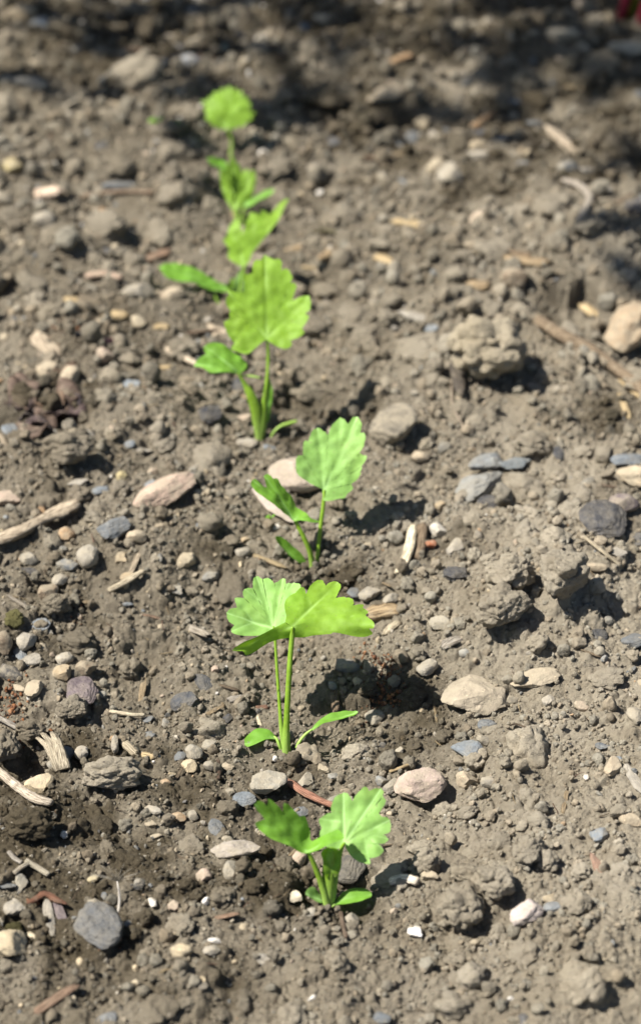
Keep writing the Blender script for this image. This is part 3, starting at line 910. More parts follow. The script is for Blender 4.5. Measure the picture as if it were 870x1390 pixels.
ONE = (1, 1, 1)
HERO = [
 # front left
 ('bigclod', 40, 1127, 64, 46, 0, ONE, 'pale crumbly clod below the end of the grey twig at the left edge'),
 ('stone', 55, 1067, 40, 36, 20, 'cream', 'broken cream stone with a rough face beside the fibrous husk'),
 ('pebble', 88, 1134, 12, 11, 0, 'white', 'tiny off-white pebble right of the pale crumbly clod'),
 ('slate', 6, 1203, 34, 12, 5, 'slate', 'dark slate sliver cut off by the left edge below the forked pale twigs'),
 ('pebble', 128, 1194, 19, 11, 5, 'yellow', 'small yellowish oval pebble left of the white bristle'),
 ('stone', 21, 1235, 31, 27, 0, 'light', 'rounded light grey stone left of the red-brown bark strip'),
 ('clod', 20, 1261, 27, 21, 0, (.75, .82, .55), 'dark greenish damp clod under the rounded light grey stone'),
 ('slate', 68, 1247, 40, 12, -68, 'grey', 'narrow grey shard standing on edge below the red-brown bark strip'),
 ('slate', 83, 1243, 38, 13, -62, 'purple', 'narrow purplish shard just left of the large dark slate rock'),
 ('bigstone', 10, 1287, 54, 42, 0, 'cream', 'large cream stone in the bottom left corner'),
 ('chip', 44, 1273, 22, 8, -40, 'bone', 'short cream chip beside the large cream corner stone'),
 ('bigslate', 134, 1264, 48, 46, -50, (.10, .105, .11), 'large dark slate rock with broken faces below the white bristle'),
 ('clod', 182, 1267, 27, 23, 0, ONE, 'pale round clod right of the large dark slate rock'),
 ('clod', 198, 1247, 27, 31, 0, ONE, 'upright grey clod up and right of the large dark slate rock'),
 ('pebble', 190, 1201, 18, 16, 30, 'grey', 'grey pebble right of the white bristle'),
 ('pebble', 208, 1101, 30, 15, -32, 'light', 'smooth pale oval pebble lying aslant left of the orange stone'),
 ('stone', 242, 1110, 23, 15, -5, 'orange', 'orange tan stone right of the smooth pale oval pebble'),
 ('stone', 262, 1108, 19, 16, 0, 'grey', 'little angular grey stone right of the orange tan stone'),
 ('bigstone', 319, 1157, 64, 24, 4, (.30, .27, .24), 'long pinkish grey stone with an orange spot, left of the nearest seedling'),
 ('pebble', 278, 1190, 26, 23, 10, 'pink', 'rounded pink pebble below the long pinkish grey stone'),
 ('clod', 253, 1205, 32, 26, 20, ONE, 'grey clod just left of the rounded pink pebble'),
 ('clod', 268, 1216, 24, 20, 0, ONE, 'smaller grey clod tucked under the rounded pink pebble'),
 ('pebble', 280, 1223, 11, 12, 60, 'white', 'tiny whitish pebble below the rounded pink pebble'),
 ('stone', 236, 1230, 13, 16, 80, 'pink', 'small squarish pink stone left of the tiny whitish pebble'),
 ('stone', 207, 1226, 14, 12, -40, 'white', 'whitish stone with a pink edge on the pale soil patch'),
 ('pebble', 290, 1278, 21, 12, -18, 'white', 'smooth white oval pebble near the bottom, left of centre'),
 ('stone', 288, 1292, 26, 16, 0, 'light', 'light grey stone under the smooth white oval pebble'),
 ('stone', 245, 1293, 32, 21, 10, 'cream', 'cream orange stone at the bottom, left of the white oval pebble'),
 ('slate', 331, 1086, 36, 22, 8, 'blue', 'blue-grey flat stone leaning against the banded grey stone'),
 ('bigstone', 361, 1070, 54, 38, 10, (.29, .275, .235), 'smooth grey stone with a band across it behind the nearest seedling'),
 ('stone', 398, 1218, 25, 18, -25, 'bone', 'bright cream angular stone left of the nearest seedling stem'),
 ('stone', 405, 1166, 21, 23, 50, 'pink', 'pale pinkish stone under the left leaf of the nearest seedling'),
 ('clod', 369, 1234, 30, 29, 0, (.8, .82, .85), 'dark grey damp clod left of the bright cream angular stone'),
 ('clod', 345, 1204, 32, 27, 0, ONE, 'crumbly clod below the long pinkish grey stone, right end'),
 ('slate', 408, 1102, 24, 15, -10, 'slate', 'blue-grey chip under the reddish wood strip'),
 ('stone', 517, 1061, 19, 17, 20, 'blue', 'small cube-like blue-grey stone right of the reddish wood strip'),
 ('stone', 532, 1069, 23, 23, 40, 'grey', 'grey cube-like stone beside the pink granite stone'),
 ('bigstone', 569, 1077, 64, 50, 5, (.40, .315, .275), 'large rough pink granite stone up and right of the nearest seedling'),
 ('stone', 581, 1189, 29, 21, -25, 'beige', 'beige stone set in soil right of the white stick'),
 ('bigclod', 580, 1175, 38, 36, 0, ONE, 'round clod behind the beige stone by the white stick'),
 ('stone', 564, 1267, 20, 19, -30, (.85, .85, .84), 'bright white stone alone on dry soil at the bottom'),
 ('bigclod', 624, 1243, 62, 60, 10, ONE, 'big cracked dry clod up and right of the bright white stone'),
 ('bigclod', 671, 1208, 54, 52, 0, ONE, 'big overhanging dry clod above the flat pink and white stone'),
 ('stone', 477, 1254, 19, 23, 80, 'grey', 'upright oval grey stone just below the nearest seedling'),
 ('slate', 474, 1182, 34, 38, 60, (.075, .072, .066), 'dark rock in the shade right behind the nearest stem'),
 ('bigstone', 714, 1243, 40, 32, 35, (.48, .42, .40), 'flat pink and white stone lower right'),
 ('stone', 855, 1114, 42, 19, -8, 'beige', 'pointed beige stone at the right edge'),
 ('stone', 812, 1134, 27, 22, 30, 'blue', 'rounded blue-grey stone left of the pointed beige stone'),
 ('bigclod', 717, 1163, 42, 36, 30, ONE, 'flat-topped pale clod above the big overhanging clod'),
 ('clod', 744, 1170, 32, 36, 0, ONE, 'rough clod just right of the flat-topped pale clod'),
 ('slate', 812, 1177, 38, 12, -62, 'redwood', 'pinkish brown shard half buried below the rounded blue-grey stone'),
 ('clod', 789, 1184, 30, 28, 0, ONE, 'smooth dry clod left of the pinkish brown shard'),
 ('clod', 785, 1228, 40, 40, 10, ONE, 'broad dry clod right of the flat pink and white stone'),
 ('slate', 751, 1232, 30, 15, 10, 'blue', 'bluish flat stone touching the flat pink and white stone'),
 # left, level with the second seedling
 ('stone', 4, 878, 28, 42, 0, 'brown', 'brown rounded stone cut off by the left edge'),
 ('stone', 38, 873, 31, 27, 35, 'light', 'pale blue-grey angular stone beside the brown edge stone'),
 ('slate', 29, 891, 36, 14, -45, 'blue', 'narrow grey shard leaning below the pale angular stone'),
 ('slate', 43, 896, 14, 24, 70, 'grey', 'upright thin grey shard beside the leaning narrow one'),
 ('stone', 14, 915, 42, 22, -18, 'dark', 'dark blue stone above the rust-coloured crumbs'),
 ('stone', 86, 916, 25, 25, 30, 'tan', 'tan wedge-shaped stone left of the dark brown stone'),
 ('stone', 88, 895, 22, 23, 20, 'light', 'light grey stone above the tan wedge-shaped stone'),
 ('pebble', 47, 935, 23, 25, 60, 'beige', 'round beige pebble right of the rust-coloured crumbs'),
 ('stone', 118, 908, 30, 25, 25, 'brown', 'dark brown stone right of the tan wedge-shaped stone'),
 ('slate', 112, 941, 36, 42, 60, 'purple', 'jagged purplish rock above the grey lumpy clod'),
 ('bigclod', 100, 971, 42, 36, 10, ONE, 'grey lumpy clod under the jagged purplish rock'),
 ('stone', 137, 943, 18, 12, 0, 'blue', 'little blue-grey stone right of the jagged purplish rock'),
 ('pebble', 157, 1013, 13, 28, 0, 'light', 'long pale pebble standing upright among the wood chips'),
 ('chip', 177, 1017, 27, 12, -25, 'husk', 'flat tan wood chip right of the long upright pebble'),
 ('chip', 202, 1026, 19, 10, -8, 'straw', 'short yellowish wood chip right of the flat tan one'),
 ('pebble', 112, 1024, 21, 22, 20, 'light', 'round light grey pebble right of the fibrous husk'),
 ('slate', 91, 1024, 17, 24, 80, 'slate', 'dark bluish stone between the husk and the round pebble'),
 ('bigclod', 43, 997, 40, 29, 0, ONE, 'grey clod above the fibrous husk at left'),
 ('bigclod', 8, 1024, 38, 46, 0, ONE, 'tall clod cut off by the left edge above the grey twig'),
 ('bigclod', 152, 1060, 78, 46, 8, ONE, 'wide crumbly clod made of many small lumps, left of the tall seedling'),
 ('stone', 27, 936, 21, 14, -20, 'beige', 'beige chip of stone in the rust-coloured crumbs'),
 ('pebble', 264, 1022, 18, 26, 70, 'grey', 'upright grey stone left of the tall seedling'),
 ('stone', 285, 1012, 21, 19, 30, 'grey', 'rough grey stone right of the upright grey one'),
 ('slate', 244, 1027, 19, 14, 15, 'slate', 'blue-grey stone left of the upright grey one'),
 ('stone', 257, 1041, 23, 21, -15, 'cream', 'cream stone with a notch below the upright grey one'),
 ('stone', 225, 1062, 18, 9, 5, 'orange', 'flat orange chip below the blue-grey stone'),
 ('stone', 309, 1041, 21, 13, -10, 'beige', 'pale beige stone left of the tall seedling stem'),
 ('stone', 284, 1041, 16, 16, 0, 'grey', 'squarish grey stone right of the notched cream stone'),
 ('slate', 309, 976, 15, 10, 50, 'dark', 'small black stone up and left of the tall seedling base'),
 ('chip', 321, 948, 22, 9, 12, 'silver', 'grey-brown wood chip left of the tall stems'),
 ('chip', 355, 960, 19, 7, 0, 'redwood', 'short red-brown wood chip beside the tall stems'),
 ('chip', 352, 981, 17, 4, -85, 'bone', 'thin cream sliver standing above the small left seed leaf'),
 ('pebble', 306, 907, 9, 7, 0, 'white', 'white speck of stone left of the two tall stems'),
 ('pebble', 293, 909, 15, 12, 0, 'pink', 'small pinkish pebble touching the white speck'),
 ('stone', 374, 1031, 10, 11, 0, 'white', 'white grain of stone at the foot of the tall seedling'),
 # right of the second seedling
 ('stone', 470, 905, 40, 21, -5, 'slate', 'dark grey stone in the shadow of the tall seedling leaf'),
 ('pebble', 452, 931, 15, 13, 0, 'blue', 'bluish pebble right of the tall stems'),
 ('chip', 458, 950, 34, 10, 78, 'brown', 'dark brown wood chip standing under the bluish pebble'),
 ('stone', 508, 976, 30, 25, 0, 'grey', 'grey stone shaded at the end of the right seed leaf'),
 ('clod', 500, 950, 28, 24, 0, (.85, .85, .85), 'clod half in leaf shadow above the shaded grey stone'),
 ('stone', 579, 907, 27, 25, 30, 'light', 'smooth pale stone left of the large flat beige stone'),
 ('bigstone', 642, 944, 70, 62, -25, (.33, .285, .22), 'large flat beige stone bedded in the dry soil', None, .35, .4),
 ('bigstone', 727, 922, 62, 26, 6, (.37, .315, .235), 'long flat cream stone right of the large flat beige one', None, .4, .45),
 ('chip', 614, 873, 28, 13, 25, 'silver', 'grey sliver above the smooth pale stone'),
 ('slate', 634, 1019, 22, 34, 70, 'blue', 'blue slate shard standing above the pink granite stone'),
 ('clod', 645, 1034, 36, 31, 0, ONE, 'lumpy clod right of the standing blue slate shard'),
 ('stone', 633, 1061, 34, 29, 10, 'beige', 'pale grey-beige stone below the standing blue slate shard'),
 ('stone', 662, 1062, 22, 20, 0, 'grey', 'grey stone right of the pale grey-beige stone'),
 ('slate', 662, 984, 28, 21, 15, 'slate', 'dark slate piece under the large flat beige stone'),
 ('slate', 858, 872, 22, 27, 70, 'slate', 'dark blue stone at the right edge above the long cream stone'),
 ('pebble', 819, 895, 13, 11, 0, 'blue', 'tiny blue pebble left of the dark blue edge stone'),
 ('pebble', 745, 952, 21, 18, 10, 'light', 'round pale pebble below the long flat cream stone'),
 ('slate', 818, 1013, 22, 12, 0, 'slate', 'dark flat stone on bare soil at right'),
 ('pebble', 795, 1056, 9, 9, 0, 'white', 'tiny white pebble below the dark flat stone at right'),
 ('slate', 861, 1060, 40, 13, -60, 'light', 'pale flat slab standing aslant at the right edge'),
 ('stone', 831, 1042, 20, 26, 70, 'beige', 'beige oval stone left of the pale aslant slab'),
 # third seedling, left
 ('stone', 9, 679, 42, 27, -10, 'pink', 'pinkish brown stone at the left edge above the long split stick'),
 ('stone', 92, 727, 13, 24, 75, 'orange', 'orange tan stone under the end of the long split stick'),
 ('chip', 57, 688, 26, 8, -58, 'orange', 'short orange splinter above the long split stick'),
 ('stone', 39, 760, 30, 19, 5, 'grey', 'grey slab left of the round grey stone'),
 ('slate', 38, 776, 28, 12, 0, 'dark', 'dark flat stone beneath the grey slab'),
 ('pebble', 120, 758, 28, 31, 70, 'grey', 'round grey stone left of the slate lump'),
 ('stone', 92, 767, 32, 19, -15, 'slate', 'dark stone with a pale end left of the round grey stone'),
 ('bigslate', 154, 722, 46, 28, 25, 'slate', 'dark ridged slate lump up and right of the round grey stone'),
 ('stone', 186, 731, 27, 23, 10, 'beige', 'rounded tan stone right of the dark ridged slate lump'),
 ('stone', 83, 787, 26, 20, 15, 'light', 'pale grey stone below the dark stone with a pale end'),
 ('stone', 67, 807, 23, 27, 60, 'brown', 'brown oval stone below the pale grey stone'),
 ('stone', 174, 786, 22, 18, 10, 'tan', 'tan stone behind the split splinter'),
 ('slate', 54, 848, 32, 19, -20, 'blue', 'pale blue slate chip left of the light soil'),
 ('bigclod', 78, 826, 42, 29, 10, ONE, 'broad damp clod right of the pale blue slate chip'),
 ('clod', 20, 842, 30, 26, 0, (.72, .78, .45), 'mossy dark clod above the brown edge stone'),
 ('pebble', 166, 648, 15, 16, 60, 'yellow', 'yellow pebble left of the long pink stone'),
 ('pebble', 150, 649, 8, 8, 0, 'white', 'white dot of stone left of the yellow pebble'),
 ('slate', 138, 666, 24, 14, 20, 'blue', 'blue slate chip below the white dot of stone'),
 ('slate', 105, 655, 32, 12, 8, 'light', 'pale flat sliver of stone left of the blue slate chip'),
 ('clod', 109, 674, 36, 29, 0, (.7, .68, .66), 'dark clod below the pale flat sliver of stone'),
 ('slate', 173, 820, 22, 8, 0, 'blue', 'thin blue-grey slate sliver below the split splinter'),
 ('bigstone', 228, 674, 80, 34, 22, (.44, .325, .26), 'long pink stone lying aslant left of the third seedling'),
 ('slate', 259, 654, 18, 28, -60, 'blue', 'blue-grey slate piece at the upper end of the long pink stone'),
 ('slate', 197, 612, 23, 10, 2, 'light', 'small flat grey stone above the long pink stone'),
 ('bigstone', 372, 681, 78, 24, -40, (.44, .375, .33), 'flat pale shard leaning behind the left leaf of the third seedling', None, .5, .35),
 ('bigstone', 405, 655, 76, 50, -10, (.36, .30, .255), 'large pinkish grey stone behind the third seedling'),
 ('stone', 330, 750, 21, 18, 10, 'grey', 'pale grey pebble left of the third seedling base'),
 ('pebble', 333, 733, 18, 9, 8, 'tan', 'flat tan pebble above the pale grey pebble'),
 ('chip', 377, 714, 13, 6, 35, 'white', 'short white bristle-like chip below the flat pale shard'),
 # third seedling, right
 ('chip', 549, 747, 66, 11, 62, 'bone', 'bright cream wood splinter standing right of the third seedling'),
 ('chip', 569, 733, 44, 15, 62, 'brown', 'grey-brown wood piece against the bright cream splinter'),
 ('stone', 595, 722, 29, 23, 5, (.50, .48, .43), 'whitish stone above the orange brick fragment'),
 ('stone', 584, 739, 16, 13, 15, 'brick', 'orange brick fragment right of the bright cream splinter'),
 ('stone', 618, 745, 21, 25, 60, 'light', 'pale crystal-like stone right of the orange brick fragment'),
 ('bigslate', 619, 784, 25, 24, 40, 'dark', 'dark slate fragment below the pale crystal-like stone'),
 ('stone', 502, 808, 31, 25, 10, 'grey', 'grey angular stone right of the tall seedling leaf tips'),
 ('slate', 481, 806, 18, 19, 30, 'slate', 'dark bluish stone left of the grey angular stone'),
 ('stone', 530, 814, 21, 15, 20, 'grey', 'small grey stone right of the grey angular stone'),
 ('chip', 521, 832, 48, 20, 5, 'tan', 'flat brown wood chip under the grey angular stone'),
 ('chip', 533, 853, 26, 10, 38, 'husk', 'pale splinter below the flat brown wood chip'),
 ('stone', 598, 848, 43, 23, -5, (.29, .27, .225), 'dusty grey slab-like stone right of the pale splinter'),
 ('pebble', 512, 665, 14, 11, 10, 'light', 'whitish pebble right of the upright third leaf'),
 ('pebble', 597, 687, 19, 14, -5, 'tan', 'tan pebble left of the slate stack'),
 ('bigslate', 660, 632, 52, 26, 22, (.19, .205, .21), 'upper left grey slab of the slate stack'),
 ('bigslate', 695, 633, 46, 20, 12, (.17, .195, .21), 'upper right bluish slab of the slate stack'),
 ('bigslate', 649, 664, 70, 32, 28, (.22, .225, .215), 'long grey slab with ridges at the foot of the slate stack'),
 ('slate', 663, 683, 38, 20, 10, 'dark', 'dark blue piece under the slate stack'),
 ('bigclod', 659, 495, 104, 88, 5, (1.1, 1.08, 1.02), 'largest round dry clod with a dark gap beneath it', 0.0),
 ('bigstone', 533, 590, 50, 54, 60, (.15, .135, .108), 'big rounded grey-beige stone right of the upright third leaf'),
 ('stone', 570, 620, 29, 19, 5, 'beige', 'small block-like beige stone right of the big rounded stone'),
 ('slate', 562, 428, 50, 17, -20, 'light', 'pointed pale slate chip above the largest clod'),
 ('bigstone', 857, 458, 64, 56, 60, (.33, .25, .165), 'large tan stone cut off by the right edge'),
 ('slate', 852, 625, 50, 21, 12, 'blue', 'blue-grey slate slab at the right edge'),
 ('bigstone', 862, 652, 46, 32, -10, (.42, .35, .25), 'large beige stone at the right edge under the slate slab'),
 ('chip', 847, 552, 34, 9, -65, 'straw', 'pale pointed chip below the brown branch'),
 ('chip', 650, 387, 30, 16, -10, 'tan', 'orange-tan wood chip up and left of the brown branch'),
 ('chip', 807, 391, 34, 12, -38, 'straw', 'cream wood chip lying aslant above the large tan stone'),
 ('bigslate', 819, 716, 52, 50, 30, 'dark', 'black tar-like rough lump right of the slate stack'),
 ('slate', 837, 750, 28, 15, 0, 'light', 'pale chip of stone below the black rough lump'),
 ('stone', 803, 772, 44, 15, 2, 'beige', 'long beige stone under the thin twig at right'),
 ('bigclod', 762, 792, 52, 62, 60, ONE, 'tall rounded dry clod left of the long beige stone'),
 ('bigclod', 690, 790, 62, 50, 10, ONE, 'wide dry clod left of the tall rounded one'),
 ('bigclod', 681, 838, 62, 58, 30, ONE, 'wide dry clod above the long flat cream stone'),
 ('stone', 847, 688, 48, 34, 0, 'purple', 'dark damp stone at the right edge below the beige stone'),
 # upper left
 ('chip', 63, 467, 44, 19, -50, 'driftwood', 'broad whitish wood chip lying aslant at left'),
 ('stone', 148, 466, 8, 18, 80, 'rosy', 'small rose-pink fragment right of the broad whitish chip'),
 ('stone', 65, 507, 33, 33, 0, 'beige', 'rounded beige stone below the broad whitish chip'),
 ('stone', 94, 512, 23, 29, 70, 'beige', 'egg-shaped stone right of the rounded beige one'),
 ('chip', 94, 409, 34, 13, -4, 'straw', 'yellow-brown wood chip near the left edge'),
 ('chip', 157, 430, 34, 13, 5, 'straw', 'wood chip with a cream end right of the yellow-brown one'),
 ('chip', 220, 444, 20, 10, 0, 'straw', 'small tan chip left of the fourth seedling'),
 ('chip', 222, 499, 22, 8, 0, 'straw', 'thin tan chip left of the pale curved twig'),
 ('stone', 143, 484, 27, 25, 10, 'pink', 'pinkish stone below the rose-pink fragment'),
 ('bigclod', 94, 620, 64, 47, 0, ONE, 'large damp clod below the dark leaf mould'),
 ('chip', 295, 454, 54, 25, -18, 'driftwood', 'pale bark chip left of the large lime leaf'),
 ('bigslate', 285, 566, 36, 26, 10, (.028, .03, .038), 'black charcoal lump left of the fourth seedling base'),
 ('stone', 335, 603, 32, 18, -5, 'light', 'pale grey stone in front of the fourth seedling base'),
 ('stone', 332, 568, 22, 13, 5, 'pink', 'pinkish chip left of the fourth seedling stem'),
 ('chip', 65, 262, 38, 19, 5, (.70, .57, .46), 'pinkish white cylinder-like chip at upper left'),
 ('slate', 167, 252, 58, 17, 8, 'slate', 'long dark slate piece right of the pinkish white chip'),
 ('stone', 137, 287, 23, 14, -20, 'orange', 'orange-tan stone below the long dark slate'),
 ('stone', 187, 398, 42, 24, 15, 'grey', 'grey stone left of the long left-pointing leaf'),
 ('stone', 235, 401, 42, 21, 18, 'beige', 'flat beige stone below the long left-pointing leaf'),
 ('stone', 17, 225, 24, 26, -40, 'yellow', 'yellowish stone at the upper left edge'),
 ('stone', 61, 303, 32, 31, 0, 'grey', 'rounded grey stone below the pinkish white chip'),
 ('pebble', 75, 223, 9, 10, 0, 'white', 'white dot above the pinkish white chip'),
 ('pebble', 357, 209, 13, 12, 20, 'white', 'bright white dot right of the sixth seedling'),
 ('pebble', 435, 263, 11, 11, 0, 'white', 'white grain of stone out of focus right of centre'),
 ('chip', 558, 304, 48, 15, -8, 'straw', 'straw-coloured stick piece right of centre'),
 ('chip', 522, 355, 27, 14, -32, 'straw', 'short tan chip below the straw-coloured stick piece'),
 ('chip', 446, 345, 32, 12, 58, 'tan', 'brown stick piece slanting right of the fifth seedling'),
 ('chip', 400, 338, 26, 13, 30, 'tan', 'tan chip right of the lime V-shaped leaf'),
 ('stone', 772, 230, 34, 22, 0, (.05, .07, .095), 'dark blue stone at upper right'),
 ('stone', 864, 285, 20, 30, 70, (.03, .035, .06), 'blue-black stone at the upper right edge'),
 ('chip', 718, 354, 60, 16, -10, 'tan', 'thick tan stick piece above the brown branch'),
 ('stone', 612, 239, 28, 34, 70, 'grey', 'round blurred grey stone at upper right'),
 ('stone', 648, 212, 30, 19, 0, 'light', 'pale rounded stone right of the blurred grey one'),
 ('stone', 700, 380, 30, 38, 60, 'brown', 'brown angular stone above the brown branch'),
 ('chip', 766, 193, 54, 15, -48, 'driftwood', 'whitish stick piece lying aslant at upper right'),
 ('stone', 848, 68, 56, 26, 5, (.42, .38, .31), 'broad pale stone at the top right edge'),
 ('stone', 762, 50, 46, 26, -15, (.36, .32, .25), 'pale stone near the top right corner'),
 ('stone', 725, 170, 27, 16, -15, 'blue', 'bluish stone left of the whitish aslant stick'),
 ('chip', 656, 163, 40, 11, 25, 'orange', 'orange-brown stick piece left of the bluish stone'),
 ('pebble', 573, 170, 18, 25, -70, 'cream', 'cream blurred pebble right of top centre'),
 ('stone', 523, 130, 50, 26, 20, 'beige', 'broad beige stone above the cream blurred pebble'),
 ('chip', 545, 80, 34, 11, 15, 'orange', 'curved orange-brown chip near the top'),
 ('stone', 305, 65, 12, 10, 0, 'teal', 'small teal fragment near the top'),
 ('pebble', 272, 146, 10, 9, 0, 'white', 'white dot left of the farthest seedling leaf'),
 ('stone', 32, 17, 40, 28, -20, 'tan', 'tan stone in the top left corner'),
 ('stone', 43, 116, 48, 22, -5, 'slate', 'flat grey stone near the upper left edge'),
 ('stone', 257, 86, 32, 23, 0, (.20, .22, .25), 'bluish grey stone left of top centre'),
 ('stone', 157, 145, 30, 16, -5, 'tan', 'tan blurred stone left of the farthest seedling'),
 ('stone', 440, 27, 34, 20, 0, 'beige', 'beige stone at top centre'),
]
for px, py, r in ((348, 1006, 24), (445, 985, 34), (414, 1216, 14), (482, 1224, 24), (405, 752, 20), (390, 1022, 12), (427, 786, 14), (443, 1231, 14), (355, 596, 14), (255, 400, 45), (390, 582, 14)):
    q = on_soil(px, py)
    FOOT.append((q[0], q[1], r * mpp(px, py)))
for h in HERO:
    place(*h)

# sticks and twigs with more than one bend
def stick(name, pts, wpx, col, label, cat, rough=.18, groove=.25, flat=.7, lift=.35, taper=(.8, .75), sides=9, seed=0):
    P, R = [], []
    for x, y in pts:
        m = mpp(x, y)
        r = wpx * m / 2
        q = on_soil(x, y, r * lift)
        P.append((q[0], q[1], q[2] + .0008 + r * (lift + .6)))
        R.append(r)
    A = spline(np.column_stack([np.array(P), R]), 7 * len(P))
    n = len(A)
    e = np.minimum(1, np.minimum(taper[0] + 4 * np.arange(n) / n, taper[1] + 4 * (n - 1 - np.arange(n)) / n))
    c = A[:, :3].mean(0)
    me = tube_mesh(name, A[:, :3] - c, A[:, 3] * e, M['wood'], sides, flat, rough, seed, True, groove)
    o = link(name, me)
    o.location = c
    o.color = (*CLR[col], 1) if isinstance(col, str) else (*col, 1)
    tag(o, label, cat)
    LAND.append((c[0], c[1], label))
    return o

stick('stick', [(-14, 744), (30, 728), (70, 708), (108, 690)], 20, 'driftwood', 'long split grey stick lying in from the left edge', 'stick', .25, .5, .6, sides=14, seed=2)
stick('twig', [(-10, 1046), (20, 1070), (48, 1090), (72, 1097)], 15, (.48, .43, .36), 'pale grey twig sticking in from the left edge', 'twig', seed=3)
stick('branch', [(728, 442), (765, 466), (800, 484), (835, 508), (885, 548)], 19, (.21, .165, .115), 'brown branch slanting down to the right edge', 'branch', .22, .3, .85, sides=14, seed=4)
stick('twig', [(792, 733), (815, 752), (842, 773)], 6, 'husk', 'thin straw-coloured twig below the black rough lump', 'twig', seed=5)
stick('twig', [(780, 742), (795, 738), (806, 733)], 4, 'husk', 'very short pale twig crossing the thin straw-coloured one', 'twig', seed=6)
stick('straw', [(226, 479), (246, 488), (263, 497), (285, 506), (322, 509)], 9, (.62, .54, .43), 'pale curved straw left of the small fourth leaf', 'straw', seed=7)
stick('straw', [(150, 970), (162, 972), (180, 975), (197, 975)], 6, 'bone', 'thin cream straw above the wood chips at left', 'straw', seed=8)
stick('twig', [(-6, 977), (8, 984), (26, 995)], 9, 'silver', 'short curved grey twig at the left edge', 'twig', seed=9)
stick('twig', [(13, 1161), (22, 1171), (31, 1176)], 7, 'silver', 'short grey twig left of the forked pale one', 'twig', seed=10)
stick('twig', [(36, 1173), (52, 1183), (68, 1193)], 9, (.40, .37, .30), 'forked pale twig on the damp soil at left', 'twig', seed=11)
stick('twig', [(20, 1191), (30, 1183), (40, 1177)], 8, (.36, .33, .27), 'pale twig joining the forked one from below', 'twig', seed=12)
stick('stick', [(388, 1063), (408, 1078), (430, 1090), (454, 1099)], 12, (.36, .19, .135), 'reddish wood strip behind the nearest seedling', 'stick', .12, .5, .5, .3, (.35, .9), seed=13)
stick('stick', [(529, 1203), (548, 1199), (567, 1203)], 13, (.82, .76, .66), 'short white stick right of the nearest seedling', 'stick', .22, .15, .9, seed=14)
stick('stick', [(462, 1243), (465, 1258), (470, 1278)], 7, (.17, .13, .10), 'dark brown stick below the nearest seedling', 'stick', seed=15)
stick('twig', [(528, 1052), (545, 1046), (560, 1040)], 5, 'straw', 'tan twig above the pink granite stone', 'twig', seed=16)
stick('stick', [(148, 808), (172, 795), (196, 780)], 10, 'husk', 'split splinter of pale wood left of the tall seedling', 'stick', .15, .55, .6, seed=17)
stick('twig', [(764, 250), (785, 258), (799, 272), (793, 290), (783, 308)], 11, (.36, .33, .29), 'curved pale twig out of focus at upper right', 'twig', seed=18)
stick('twig', [(117, 381), (142, 378), (166, 384)], 12, (.45, .35, .28), 'pinkish twig left of the long left-pointing leaf', 'twig', seed=19)
stick('twig', [(110, 271), (160, 265), (215, 266)], 7, (.30, .23, .17), 'thin brown twig under the long dark slate', 'twig', seed=20)
stick('twig', [(425, 319), (442, 317), (458, 320)], 6, (.13, .12, .07), 'dark thin twig right of the lime V-shaped leaf', 'twig', seed=21)
stick('twig', [(296, 1035), (298, 1050), (297, 1062)], 6, 'bark', 'dark stubby twig beside the squarish grey stone', 'twig', seed=22)
stick('twig', [(690, 345), (700, 349), (720, 352)], 9, (.20, .15, .10), 'brown twig beside the thick tan stick', 'twig', seed=23)
stick('stick', [(840, 520), (856, 535), (880, 552)], 7, 'straw', 'thin yellow stick under the brown branch at the right edge', 'stick', seed=24)
stick('twig', [(688, 990), (700, 987), (714, 992)], 3, (.14, .11, .08), 'hair-thin dark root below the flat beige stone', 'twig', seed=25)
stick('bark_strip', [(38, 1232), (50, 1226), (62, 1219), (76, 1226), (92, 1233)], 11, (.20, .10, .065), 'red-brown bark strip bent over dark stones at left', 'bark', .3, .4, .45, .8, (.3, .3), seed=26)
stick('feather_strip', [(617, 500), (621, 520), (625, 545)], 17, (.085, .075, .065), 'dark feathery strip standing below the largest clod', 'plant strip', .12, .5, .25, .9, (.7, .3), seed=27)
stick('straw', [(612, 520), (614, 550), (622, 572), (633, 590)], 4, (.35, .30, .24), 'thin curved stem beside the dark feathery strip', 'straw', seed=28)

# white seed bristle with its fan of hairs
def bristle():
    e = bpy.data.objects.new('seed_bristle', None)
    COL.objects.link(e)
    g = on_soil(161, 1236)
    e.location = g
    tag(e, 'upright white seed bristle with a faint fan of hairs on damp soil', 'seed')
    yb = g[1]
    top, bot = at_depth(159.5, 1196, yb + .004), at_depth(161, 1240, yb)
    c = spline([bot - g, (bot + top) / 2 - g + np.array([.0004, 0, 0]), top - g], 8)
    o = link('shaft', tube_mesh('shaft', c, np.linspace(.00042, .00016, 8), M['wood'], 6), e)
    o.color = (.86, .84, .80, 1)
    for k in range(11):
        a = math.pi * (k / 10 * .9 + .05)
        d = np.array([math.cos(a) * .006, .001 * math.sin(k * 2.1), math.sin(a) * .0045])
        t0 = top - g
        o = link('hair', tube_mesh('hair', spline([t0, t0 + d * .5 + np.array([0, 0, .0004]), t0 + d], 4), [.00007] * 4, M['wood'], 4), e)
        o.color = (.6, .57, .5, 1)
bristle()

